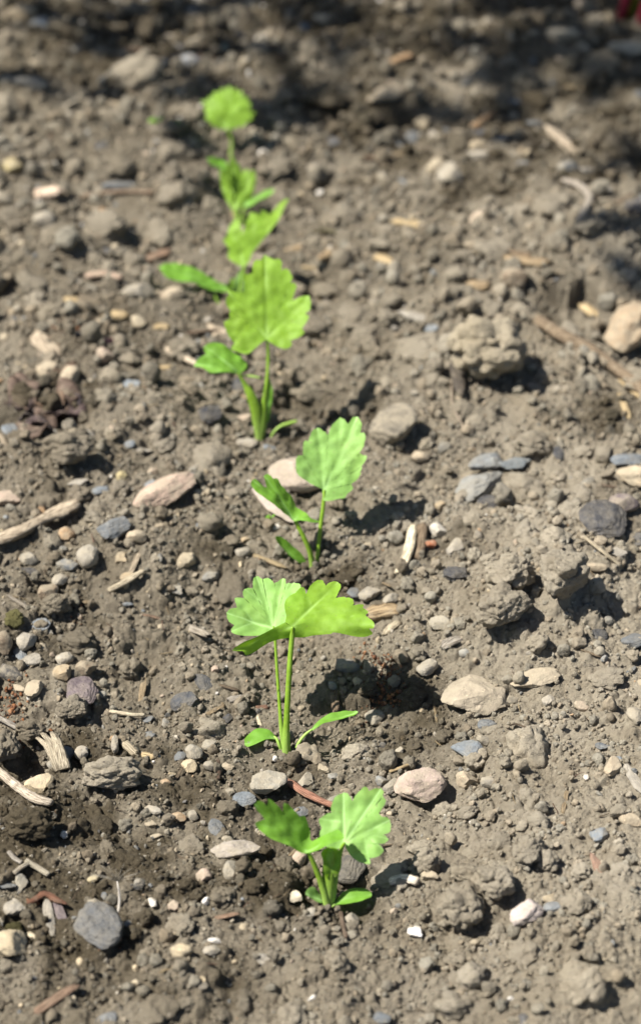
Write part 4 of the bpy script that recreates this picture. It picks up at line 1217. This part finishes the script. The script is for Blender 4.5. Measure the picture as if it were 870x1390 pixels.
# fibrous husk: a fan of papery strips
def husk():
    e = bpy.data.objects.new('plant_husk', None)
    COL.objects.link(e)
    g = on_soil(80, 1048)
    e.location = g
    tag(e, 'pale fibrous plant husk fanning open left of the round light pebble', 'husk')
    rr = random.Random(5)
    for k in range(9):
        t = k / 8 - .5
        a = on_soil(87 + t * 8, 1052)
        b = on_soil(66 + t * 26, 1016 + abs(t) * 10 + rr.uniform(-5, 5))
        a, b = a - g, b - g
        a = a + np.array([0, 0, .002])
        b = b + np.array([0, 0, .0045 + rr.uniform(-.001, .001)])
        pts = spline([a, (a + b) / 2 + np.array([0, 0, .002]), b], 8)
        o = link('husk_strip', tube_mesh('husk_strip', pts, np.linspace(.0014, .0005, 8), M['wood'], 6, .25, .2, k), e)
        v = rr.uniform(.8, 1.1)
        o.color = (.50 * v, .45 * v, .35 * v, 1)
husk()

# a mat of rotting leaf pieces
def leaf_mould():
    e = bpy.data.objects.new('leaf_mould', None)
    COL.objects.link(e)
    g = on_soil(62, 560)
    e.location = g
    tag(e, 'dark purple-brown mat of rotting leaf pieces at left above the large damp clod', 'leaf mould')
    rr = random.Random(12)
    for k in range(26):
        px, py = 62 + rr.gauss(0, 24), 556 + rr.gauss(0, 17)
        q = on_soil(px, py) - g
        rad, n = rr.uniform(.0022, .0055), 14
        rot, tx_, ty_ = rr.uniform(0, 6.28), rr.uniform(-.5, .5), rr.uniform(-.5, .5)
        V, F = [], []
        for ring, f in enumerate((0, .5, 1)):
            for i in range(n):
                a = 2 * math.pi * i / n
                r_ = rad * f * (1 + .35 * noise.noise((math.cos(a) * 1.4 + k, math.sin(a) * 1.4, k)))
                x, y = r_ * math.cos(a), .62 * r_ * math.sin(a)
                c, s_ = math.cos(rot), math.sin(rot)
                x, y = c * x - s_ * y, s_ * x + c * y
                z = .0014 + rr.uniform(0, .0002) + x * tx_ + y * ty_ + .35 * rad * f * f * math.sin(2 * a + k)
                V.append((q[0] + x, q[1] + y, q[2] + z))
        m_ = len(V)
        V += [(x, y, z - .0004) for x, y, z in V]
        for b0, fl in ((0, 0), (m_, 1)):
            for ring in range(2):
                for i in range(n):
                    f_ = (b0 + ring * n + i, b0 + (ring + 1) * n + i, b0 + (ring + 1) * n + (i + 1) % n, b0 + ring * n + (i + 1) % n)
                    F.append(f_[::-1] if fl else f_)
        for i in range(n):
            F.append((2 * n + i, m_ + 2 * n + i, m_ + 2 * n + (i + 1) % n, 2 * n + (i + 1) % n))
        me = new_mesh('leaf_piece', V, F, M['wood'])
        vec_attr(me, 'grain', [(v[0] * 90, v[1] * 40, k) for v in V])
        o = link('leaf_piece', me, e)
        c = rr.choice([(.075, .055, .055), (.11, .08, .065), (.06, .05, .055), (.16, .11, .08)])
        o.color = (*c, 1)
leaf_mould()

# tiny weed seedlings
def weed(px, py, s, label):
    e = bpy.data.objects.new('weed_seedling', None)
    COL.objects.link(e)
    g = on_soil(px, py)
    e.location = g
    bpy.context.view_layer.update()
    tag(e, label, 'weed')
    m = mpp(px, py)
    for sx in (-1, 1):
        n = 12
        V = [(0, 0, .004 * s)]
        for i in range(n):
            a = 2 * math.pi * i / n
            V.append((sx * (s * m * 7 + math.cos(a) * s * m * 6), math.sin(a) * s * m * 5, .004 * s + .0015 * s + .001 * s * math.cos(a) * sx))
        me = new_mesh('seed_leaf', V, [(1 + i, 1 + (i + 1) % n, 0) for i in range(n)], M['leaf_deep'])
        float_attr(me, 'vein', [0] * len(V))
        link('seed_leaf', me, e)
    me = tube_mesh('stem', [(0, 0, -.001), (.0002, 0, .002 * s), (0, 0, .004 * s)], [.0003, .0003, .0003], M['stalk'], 6)
    float_attr(me, 'vein', [0] * len(me.vertices))
    link('stem', me, e)
weed(212, 178, .8, 'tiny blurred weed sprout left of the farthest seedling')
weed(236, 182, .8, 'second tiny blurred weed sprout nearer to the farthest seedling')
weed(367, 712, .5, 'tiny green sprout beside the white bristle-like chip')

# red-stemmed plant at the back, just entering the frame
def red_plant(px, py, label, seed):
    e = bpy.data.objects.new('red_stemmed_plant', None)
    COL.objects.link(e)
    g = on_soil(px, py)
    e.location = g
    tag(e, label, 'plant')
    rr = random.Random(seed)
    for k in range(6):
        a = -1.0 + k * .42
        lean = rr.uniform(.004, .02)
        hh = rr.uniform(.10, .17)
        base = np.array([-.004 + .0035 * (k - 2.5), .004 * math.sin(k * 2.4), -.003])
        top = np.array([math.cos(a) * (lean + .02), math.sin(a) * lean, hh])
        pts = spline([base, base * .4 + top * .5 + np.array([0, 0, .02]), top], 12)
        yellow = k == 1
        me = tube_mesh('stem', pts, np.linspace(.0026, .0016, 12), M['chard_yellow' if yellow else 'chard_stem'], 10, .8, .08, k)
        float_attr(me, 'vein', [0] * len(me.vertices))
        link('stem', me, e)
        out = np.array([math.cos(a), math.sin(a), .25])
        side = np.array([-math.sin(a), math.cos(a), 0])
        V, F = [], []
        nu, nv = 9, 14
        for i in range(nv):
            t = i / (nv - 1)
            wd = .018 * math.sin(math.pi * min(1, .08 + t * .92)) ** .7
            for j in range(nu):
                u = j / (nu - 1) * 2 - 1
                q = top + out * (t * .10) + side * (u * wd) + np.array([0, 0, -.05 * t * t + .010 * abs(u) + .006 * math.sin(t * 14 + u * 3 + k)])
                V.append(q)
        for i in range(nv - 1):
            for j in range(nu - 1):
                F.append((i * nu + j, i * nu + j + 1, (i + 1) * nu + j + 1, (i + 1) * nu + j))
        me = new_mesh('leaf', V, F, M['chard_leaf'])
        float_attr(me, 'vein', [math.exp(-((j / (nu - 1) * 2 - 1) / .1) ** 2) for i in range(nv) for j in range(nu)])
        link('leaf', me, e)
red_plant(884, 30, 'red-stemmed plant with a yellow-green stalk in the top right corner', 0)

# leaves added out of view, laid out so their dappled shade covers the far soil
def shade_shrub():
    e = bpy.data.objects.new('shade_shrub', None)
    COL.objects.link(e)
    base = np.array([-.46, .36, 0.0])
    e.location = base
    tag(e, 'leafy shade caster added out of view at the far left of the bed', 'shade_shrub')
    r = np.random.default_rng(91)
    V, F, tips = [], [], []
    k = SUN.z / math.hypot(SUN.x, SUN.y)
    ux, uy = SUN.x / math.hypot(SUN.x, SUN.y), SUN.y / math.hypot(SUN.x, SUN.y)
    n = 0
    while n < 950:
        tx, ty = r.uniform(-.17, .22), r.uniform(.10, .62)
        edge = .255 - .40 * max(0, tx) + .55 * max(0, -.03 - tx) + .03 * math.sin(tx * 40)
        p = np.clip((ty - edge + .10) / .22, 0, 1)
        if r.random() > p ** 1.3:
            continue
        n += 1
        xc = r.uniform(-.66, -.34)
        L = (tx - xc) / -ux
        c = np.array([xc, ty + uy * L, L * k])
        tips.append(c)
        yaw, tilt = r.uniform(0, 6.28), r.uniform(-.6, .6)
        s = r.uniform(.009, .018)
        a = np.array([math.cos(yaw) * math.cos(tilt), math.sin(yaw) * math.cos(tilt), math.sin(tilt)])
        b = np.cross(a, [0, 0, 1]); b /= np.linalg.norm(b)
        u = np.cross(b, a)
        i0 = len(V)
        for t, wd, up in ((-1, .05, 0), (-.5, .42, .10), (.1, .5, .14), (.65, .3, .06), (1.05, .02, -.06)):
            for sd in (-1, 0, 1):
                V.append(c + s * (a * t + b * wd * sd + u * (up - .12 * (sd == 0))) - base)
        for j in range(4):
            for q in range(2):
                F.append((i0 + j * 3 + q, i0 + j * 3 + q + 1, i0 + j * 3 + q + 4, i0 + j * 3 + q + 3))
    me = new_mesh('crown', V, F, M['leaf_deep'])
    float_attr(me, 'vein', [1.0 if (i % 3) == 1 else 0 for i in range(len(V))])
    link('crown', me, e)
    tips = np.array(tips)
    trunk = spline([(0, 0, -.01), (.01, -.01, .2), (-.01, .02, .5), (0, .03, .85)], 16)
    o = link('trunk', tube_mesh('trunk', trunk, np.linspace(.013, .004, 16), M['wood'], 9, 1, .15, 3, True, .2), e)
    o.color = (*CLR['bark'], 1)
    for j in range(34):
        t = tips[int(r.integers(len(tips)))] - base
        q = trunk[min(15, max(2, int(t[2] * .6 / .85 * 15)))]
        o = link('limb', tube_mesh('limb', spline([q, (q + t) / 2 + np.array([0, 0, .03]), t], 8), np.linspace(.0035, .001, 8), M['wood'], 6, 1, .1, j), e)
        o.color = (*CLR['bark'], 1)
shade_shrub()

# ------------------------------------------------------------------ scattered pieces: the largest as things of their own
for o in list(COL.objects):
    if o.parent is None and 'category' in o and o.get('group') is None and o.name.split('.')[0] in ('stone', 'soil_clod', 'slate_chip', 'wood_chip', 'pebble'):
        LAND.append((o.location.x, o.location.y, o['label']))
SHORT = [(443, 1229, 'the nearest seedling'), (390, 1020, 'the tall second seedling'), (427, 784, 'the third seedling'), (353, 596, 'the fourth seedling'), (322, 424, 'the fifth seedling'), (324, 312, 'the sixth seedling'), (313, 218, 'the farthest seedling')]
def short_phrase(label):
    ws = label.split()
    stop = {'in', 'on', 'below', 'beside', 'left', 'right', 'under', 'above', 'up', 'behind', 'cut', 'lying', 'standing', 'leaning', 'with', 'near', 'at', 'just', 'tucked', 'touching', 'half', 'sticking', 'slanting', 'crossing',
            'beneath', 'against', 'between', 'made', 'bent', 'joining', 'alone', 'bedded', 'set', 'among', 'out', 'fanning', 'of'}
    k = next((i for i, x in enumerate(ws) if i > 1 and x in stop), len(ws))
    return 'the ' + ' '.join(ws[:k])
seen = {}
for x, y, l in LAND:
    s = short_phrase(l)
    seen[s] = seen.get(s, 0) + 1
MARKS = [(x, y, short_phrase(l)) for x, y, l in LAND if seen[short_phrase(l)] == 1 and len(short_phrase(l).split()) <= 8]
for px, py, l in SHORT:
    q = on_soil(px, py)
    MARKS.append((q[0], q[1], l))
MK = np.array([[a, b] for a, b, _ in MARKS])
ORD = ['nearest', 'second', 'third', 'fourth', 'fifth', 'sixth', 'seventh', 'eighth', 'ninth', 'tenth', 'eleventh', 'twelfth', 'thirteenth', 'fourteenth', 'fifteenth', 'sixteenth', 'seventeenth', 'eighteenth']
DIRS = ['right of', 'behind and right of', 'behind', 'behind and left of', 'left of', 'in front and left of', 'in front of', 'in front and right of']

def in_view_xy(n, lo=-.178, hi=.345, spread=1.04, power=1.0):
    ys = lo + (hi - lo) * rng.random(n) ** power
    hw = np.array([half_width(y) for y in ys]) * spread
    return rng.uniform(-1, 1, n) * hw, ys

def far_enough(x, y, r, k=.75):
    for a, b, q in FOOT:
        if abs(a - x) < (q + r) and (a - x) ** 2 + (b - y) ** 2 < ((q + r) * k) ** 2:
            return False
    return True

PIECES = []
def scatter(kind, n, r0, r1, colours, group, noun, variants, flat=(.55, .9), sink=(.22, .6), gap=.75, weight=None):
    xs, ys = in_view_xy(n * 14)
    done = 0
    for x, y in zip(xs, ys):
        if done >= n:
            break
        if weight is not None and rng.random() > weight(x, y):
            continue
        r = r0 * (r1 / r0) ** (rng.random() ** 1.5) * (.85 + .5 * (y + .18) / .52)
        if not far_enough(x, y, r, gap):
            continue
        done += 1
        if kind == 'chip':
            L = r * 2 * rng.uniform(1.2, 2.2)
            W = L * rng.uniform(.09, .25)
            me = MESHES.setdefault(('chip', done % variants), None) or chip_mesh(500 + done % variants, 1, 1, 1)
            MESHES[('chip', done % variants)] = me
            sc = (L, W, W * rng.uniform(.3, .6))
            z = sc[2] * .4
        else:
            me = shared(kind, int(rng.integers(variants)))
            asp = rng.uniform(.68, 1.0)
            sc = (r, r * asp, r * asp * rng.uniform(*flat))
            z = sc[2] * (1 - 2 * rng.uniform(*sink)) * .9
        o = link(NAMES[kind], me)
        o.location = (x, y, float(sample(HS, x, y)) + z)
        o.rotation_euler = (rng.uniform(-.4, .4), rng.uniform(-.4, .4), rng.uniform(0, 6.28))
        o.scale = sc
        cname, c = colours[int(rng.integers(len(colours)))]
        v = rng.uniform(.85, 1.15)
        if kind in ('clod', 'bigclod'):
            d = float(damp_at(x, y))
            o.color = (c[0] * v, c[1] * v, c[2] * v, d)
            cname = 'damp' if d > .45 else 'dry'  # dark covers damp soil and painted shade alike
        else:
            o.color = (c[0] * v, c[1] * v, c[2] * v, 1)
        o['category'] = CATS[kind]
        o['group'] = group
        FOOT.append((x, y, r * .9))
        PIECES.append((o, x, y, cname, noun))

STONES = [('grey', CLR['grey']), ('grey', (.22, .215, .20)), ('light grey', CLR['silver']), ('blue-grey', CLR['blue']), ('blue-grey', (.13, .15, .165)), ('dark grey', (.10, .10, .10)), ('beige', CLR['beige']), ('tan', CLR['tan']), ('brown', CLR['brown']), ('pinkish', CLR['pink']), ('dark', (.07, .07, .075)), ('grey', (.2, .19, .17)), ('cream', (.45, .38, .27))]
SLATES = [('blue-grey', CLR['blue']), ('slate-grey', CLR['slate']), ('dark', (.06, .065, .075)), ('light grey', CLR['light'])]
CHIPS = [('tan', CLR['tan']), ('straw-coloured', CLR['straw']), ('brown', CLR['brown']), ('pale', CLR['driftwood']), ('reddish', CLR['redwood']), ('grey', CLR['silver']), ('dark', CLR['bark'])]
STONES = [(n_, tuple(.55 * a + .45 * b for a, b in zip(c_, (.27, .235, .17)))) for n_, c_ in STONES]
CHIPS = [(n_, tuple(.65 * a + .35 * b for a, b in zip(c_, (.25, .215, .155)))) for n_, c_ in CHIPS]
LEFTISH = lambda x, y: .95 if x < -.01 or y > .12 else .45
RIGHTISH = lambda x, y: .95 if x > 0 or y > .1 else .55
scatter('clod', 262, .0028, .0088, [('', ONE)], 'small clods of soil', 'clod', 16, weight=RIGHTISH)
scatter('stone', 110, .0016, .0042, STONES, 'small angular stones in the soil', 'stone', 12, weight=LEFTISH)
scatter('pebble', 50, .0013, .0032, STONES, 'small rounded pebbles in the soil', 'pebble', 8, weight=LEFTISH)
scatter('slate', 80, .0018, .0042, SLATES, 'small slate chips in the soil', 'slate chip', 8, flat=(.3, .5), weight=LEFTISH)
scatter('chip', 80, .0015, .0042, CHIPS, 'small wood chips on the soil', 'wood chip', 12, weight=LEFTISH)

tally = {}
for o, x, y, cname, noun in PIECES:
    d = np.hypot(MK[:, 0] - x, MK[:, 1] - y)
    k = int(d.argmin())
    a = math.atan2(y - MK[k, 1], x - MK[k, 0])
    s = int(round(a / (math.pi / 4))) % 8
    tally.setdefault((noun, cname, k, s), []).append((d[k], o))
for (noun, cname, k, s), lst in tally.items():
    lst.sort(key=lambda t: t[0])
    for i, (_, o) in enumerate(lst):
        rank = '' if len(lst) == 1 else ORD[min(i, len(ORD) - 1)] + ' '
        o['label'] = ('small %s%s %s %s %s' % (rank, cname, noun, DIRS[s], MARKS[k][2])).replace('  ', ' ')

# ------------------------------------------------------------------ crumbs, grit and fibres past counting
def library(name, meshes):
    c = bpy.data.collections.new(name)
    for i, me in enumerate(meshes):
        o = bpy.data.objects.new('%s_%02d' % (name, i), me)
        c.objects.link(o)
    return c

def stuff(name, pts, rot, scl, idx, tint, lib, label):
    me = bpy.data.meshes.new(name)
    me.vertices.add(len(pts))
    me.vertices.foreach_set('co', np.asarray(pts, np.float32).ravel())
    vec_attr(me, 'rot', rot)
    vec_attr(me, 'scl', scl)
    a = me.attributes.new('idx', 'INT', 'POINT')
    a.data.foreach_set('value', np.asarray(idx, np.int32))
    a = me.attributes.new('tint', 'FLOAT_COLOR', 'POINT')
    a.data.foreach_set('color', np.asarray(tint, np.float32).ravel())
    o = link(name, me)
    o['kind'] = 'stuff'
    o['label'] = label
    ng = bpy.data.node_groups.new(name, 'GeometryNodeTree')
    ng.interface.new_socket('Geometry', in_out='INPUT', socket_type='NodeSocketGeometry')
    ng.interface.new_socket('Geometry', in_out='OUTPUT', socket_type='NodeSocketGeometry')
    gi, go = ng.nodes.new('NodeGroupInput'), ng.nodes.new('NodeGroupOutput')
    iop = ng.nodes.new('GeometryNodeInstanceOnPoints')
    ci = ng.nodes.new('GeometryNodeCollectionInfo')
    ci.inputs['Collection'].default_value = lib
    ci.inputs['Separate Children'].default_value = True
    ci.inputs['Reset Children'].default_value = True
    iop.inputs['Pick Instance'].default_value = True
    def attr(n, t):
        q = ng.nodes.new('GeometryNodeInputNamedAttribute')
        q.data_type = t
        q.inputs['Name'].default_value = n
        return next(s for s in q.outputs if s.enabled and s.name == 'Attribute')
    ng.links.new(gi.outputs[0], iop.inputs['Points'])
    ng.links.new(ci.outputs[0], iop.inputs['Instance'])
    ng.links.new(attr('idx', 'INT'), iop.inputs['Instance Index'])
    ng.links.new(attr('rot', 'FLOAT_VECTOR'), iop.inputs['Rotation'])
    ng.links.new(attr('scl', 'FLOAT_VECTOR'), iop.inputs['Scale'])
    ng.links.new(iop.outputs[0], go.inputs[0])
    mod = o.modifiers.new('scatter', 'NODES')
    mod.node_group = ng
    return o

def strew(n, r0, r1, power=1.8):
    ys = rng.uniform(-.22, .44, n)
    x, y = rng.uniform(-1, 1, n) * np.array([half_width(q) * 1.12 + .07 for q in ys]), ys
    r = r0 * (r1 / r0) ** (rng.random(n) ** power) * (.8 + .5 * (y + .2) / .55)
    return x, y, r

crumb_lib = library('crumb', [new_mesh('crumb', *(clod_shape(3, 200 + k, 40) if k % 4 == 0 else stone_shape(3, 200 + k, 9, .03, .16)), M['crumb']) for k in range(10)])
parts = []
for n, r0, r1 in ((8000, .0011, .0028), (64000, .0005, .0013), (210000, .0002, .00052)):
    parts.append(strew(n, r0, r1))
cx, cy, cr = strew(2600, .0019, .0046, 2.2)              # lumps, mostly on the rougher far half of the bed
ck = rng.random(2600) < np.clip(.10 + (cy + .02) / .12, .10, 1.0)
parts.append((cx[ck], cy[ck], cr[ck]))
x, y, r = [np.concatenate([p[i] for p in parts]) for i in range(3)]
# fewer loose crumbs where the surface has crusted over
crust = sample(DN, x * 1.0 + .013, y) + .5 * sample(DN, x - .05, y * .7)
keep = rng.random(len(x)) < np.clip(.62 + crust * 1.3, .22, 1)
x, y, r = x[keep], y[keep], r[keep]
for px, py in ((443, 1229), (390, 1020), (427, 784), (353, 596), (322, 424), (324, 312), (313, 218)):   # collars of disturbed soil at the stems
    q = on_soil(px, py)
    a_ = rng.uniform(0, 6.28, 46)
    d_ = rng.uniform(.0022, .0060, 46)
    x, y, r = np.append(x, q[0] + np.cos(a_) * d_), np.append(y, q[1] + np.sin(a_) * d_), np.append(r, rng.uniform(.0005, .0014, 46))
F = np.array(FOOT[:5] + FOOT[11:])
F = F[F[:, 2] > .0015]
hide = np.zeros(len(x), bool)
for a, b, q in F:
    hide |= (x - a) ** 2 + (y - b) ** 2 < (q * .70) ** 2
keep = ~(hide & (rng.random(len(x)) < .8))
x, y, r = x[keep], y[keep], r[keep]
n = len(x)
z = sample(H, x, y) + r * np.where(r > .0010, rng.uniform(.0, .85, n), rng.uniform(-.2, .75, n))
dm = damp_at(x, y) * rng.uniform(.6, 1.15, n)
v = rng.uniform(.78, 1.18, n)
warm = rng.uniform(-.05, .05, n)
stuff('soil_crumbs', np.stack([x, y, z], 1), rng.uniform(0, 6.28, (n, 3)), np.stack([r, r * rng.uniform(.7, 1, n), r * rng.uniform(.6, .95, n)], 1), rng.integers(0, 10, n),
      np.stack([v * (1 + warm), v, v * (1 - warm), np.clip(dm, 0, 1)], 1), crumb_lib, 'loose crumbs of tilled soil covering the bed')

grit_mat = stone_material('grit_stone', 'instance', .4, .8)
grit_lib = library('grit', [new_mesh('grit', *stone_shape(3, 300 + k, 10, .012, .08), grit_mat, True, 24) for k in range(10)])
parts = [strew(1200, .0010, .0019), strew(5200, .0004, .0010)]
x, y, r = [np.concatenate([p[i] for p in parts]) for i in range(3)]
keep = rng.random(len(x)) < np.where(x < -.005, 1.0, .55)
x, y, r = x[keep], y[keep], r[keep]
n = len(x)
pal = np.array([c for _, c in STONES + SLATES] + [CLR['orange'], CLR['white'], CLR['cream']])
ci_ = rng.integers(0, len(pal), n)
rare = rng.random(n)
tint = pal[ci_] * rng.uniform(.8, 1.15, (n, 1))
stuff('grit', np.stack([x, y, sample(H, x, y) + r * rng.uniform(0, .4, n)], 1), rng.uniform(0, 6.28, (n, 3)), np.stack([r, r * rng.uniform(.6, 1, n), r * rng.uniform(.4, .8, n)], 1), rng.integers(0, 10, n),
      np.column_stack([tint, np.ones(n)]), grit_lib, 'fine stone grit mixed through the soil')

fib = []
for k in range(8):
    r_ = np.random.default_rng(700 + k)
    pts = spline([(-.5, 0, 0), (-.15, r_.uniform(-.12, .12), .04), (.2, r_.uniform(-.12, .12), .03), (.5, 0, 0)], 7)
    fib.append(tube_mesh('fibre', pts, np.linspace(.05, .025, 7) * r_.uniform(.6, 1.6), M['fibre'], 5, .5, .2, k))
fib_lib = library('fibre', fib)
x, y, r = strew(2700, .0015, .0055, 2.0)
keep = rng.random(len(x)) < np.where((x < 0) | (y > .1), 1.0, .4)
x, y, r = x[keep], y[keep], r[keep]
n = len(x)
fp = np.array([CLR['straw'], CLR['brown'], CLR['tan'], CLR['husk'], CLR['bark'], CLR['redwood'], CLR['silver']])
stuff('plant_fibres', np.stack([x, y, sample(H, x, y) + .0004], 1), np.stack([rng.uniform(-.25, .25, n), rng.uniform(-.35, .35, n), rng.uniform(0, 6.28, n)], 1), np.stack([r, r * .8, r * .8], 1), rng.integers(0, 8, n),
      np.column_stack([fp[rng.integers(0, len(fp), n)] * rng.uniform(.7, 1.1, (n, 1)), np.ones(n)]), fib_lib, 'bits of straw and root fibre in the soil')

# rust-coloured crumbs of rotted matter, in loose patches
rx, ry, rr_ = [], [], []
for px, py, sx, sy, k in ((10, 940, 22, 22, 130), (45, 972, 16, 8, 50), (497, 883, 10, 10, 40), (522, 898, 14, 10, 80), (522, 918, 10, 10, 60), (540, 928, 14, 8, 60), (505, 936, 10, 8, 40), (78, 470, 14, 16, 60), (104, 820, 6, 14, 30), (120, 462, 12, 8, 30), (66, 1228, 14, 6, 20), (147, 1287, 12, 8, 25)):
    for _ in range(int(k * .7)):
        q = on_flat(px + rng.normal() * sx * .8, py + rng.normal() * sy * .8)
        rx.append(q[0]); ry.append(q[1]); rr_.append(.00025 * (.0010 / .00025) ** (rng.random() ** 2))
x, y, r = np.array(rx), np.array(ry), np.array(rr_)
n = len(x)
rust = np.array([[.20, .085, .035], [.14, .06, .03], [.09, .045, .028], [.27, .14, .07]])
stuff('rust_crumbs', np.stack([x, y, sample(HS, x, y) + .0006 + r * rng.uniform(0, .6, n)], 1), rng.uniform(0, 6.28, (n, 3)), np.stack([r, r * .8, r * .7], 1), rng.integers(0, 10, n),
      np.column_stack([rust[rng.integers(0, 4, n)] * rng.uniform(.8, 1.2, (n, 1)), np.ones(n)]), library('rust', [new_mesh('rust', *clod_shape(2, 400 + k, 14), stone_material('rust_%d' % k, 'instance', .05, .9)) for k in range(10)]), 'patches of rust-coloured rotted crumbs')
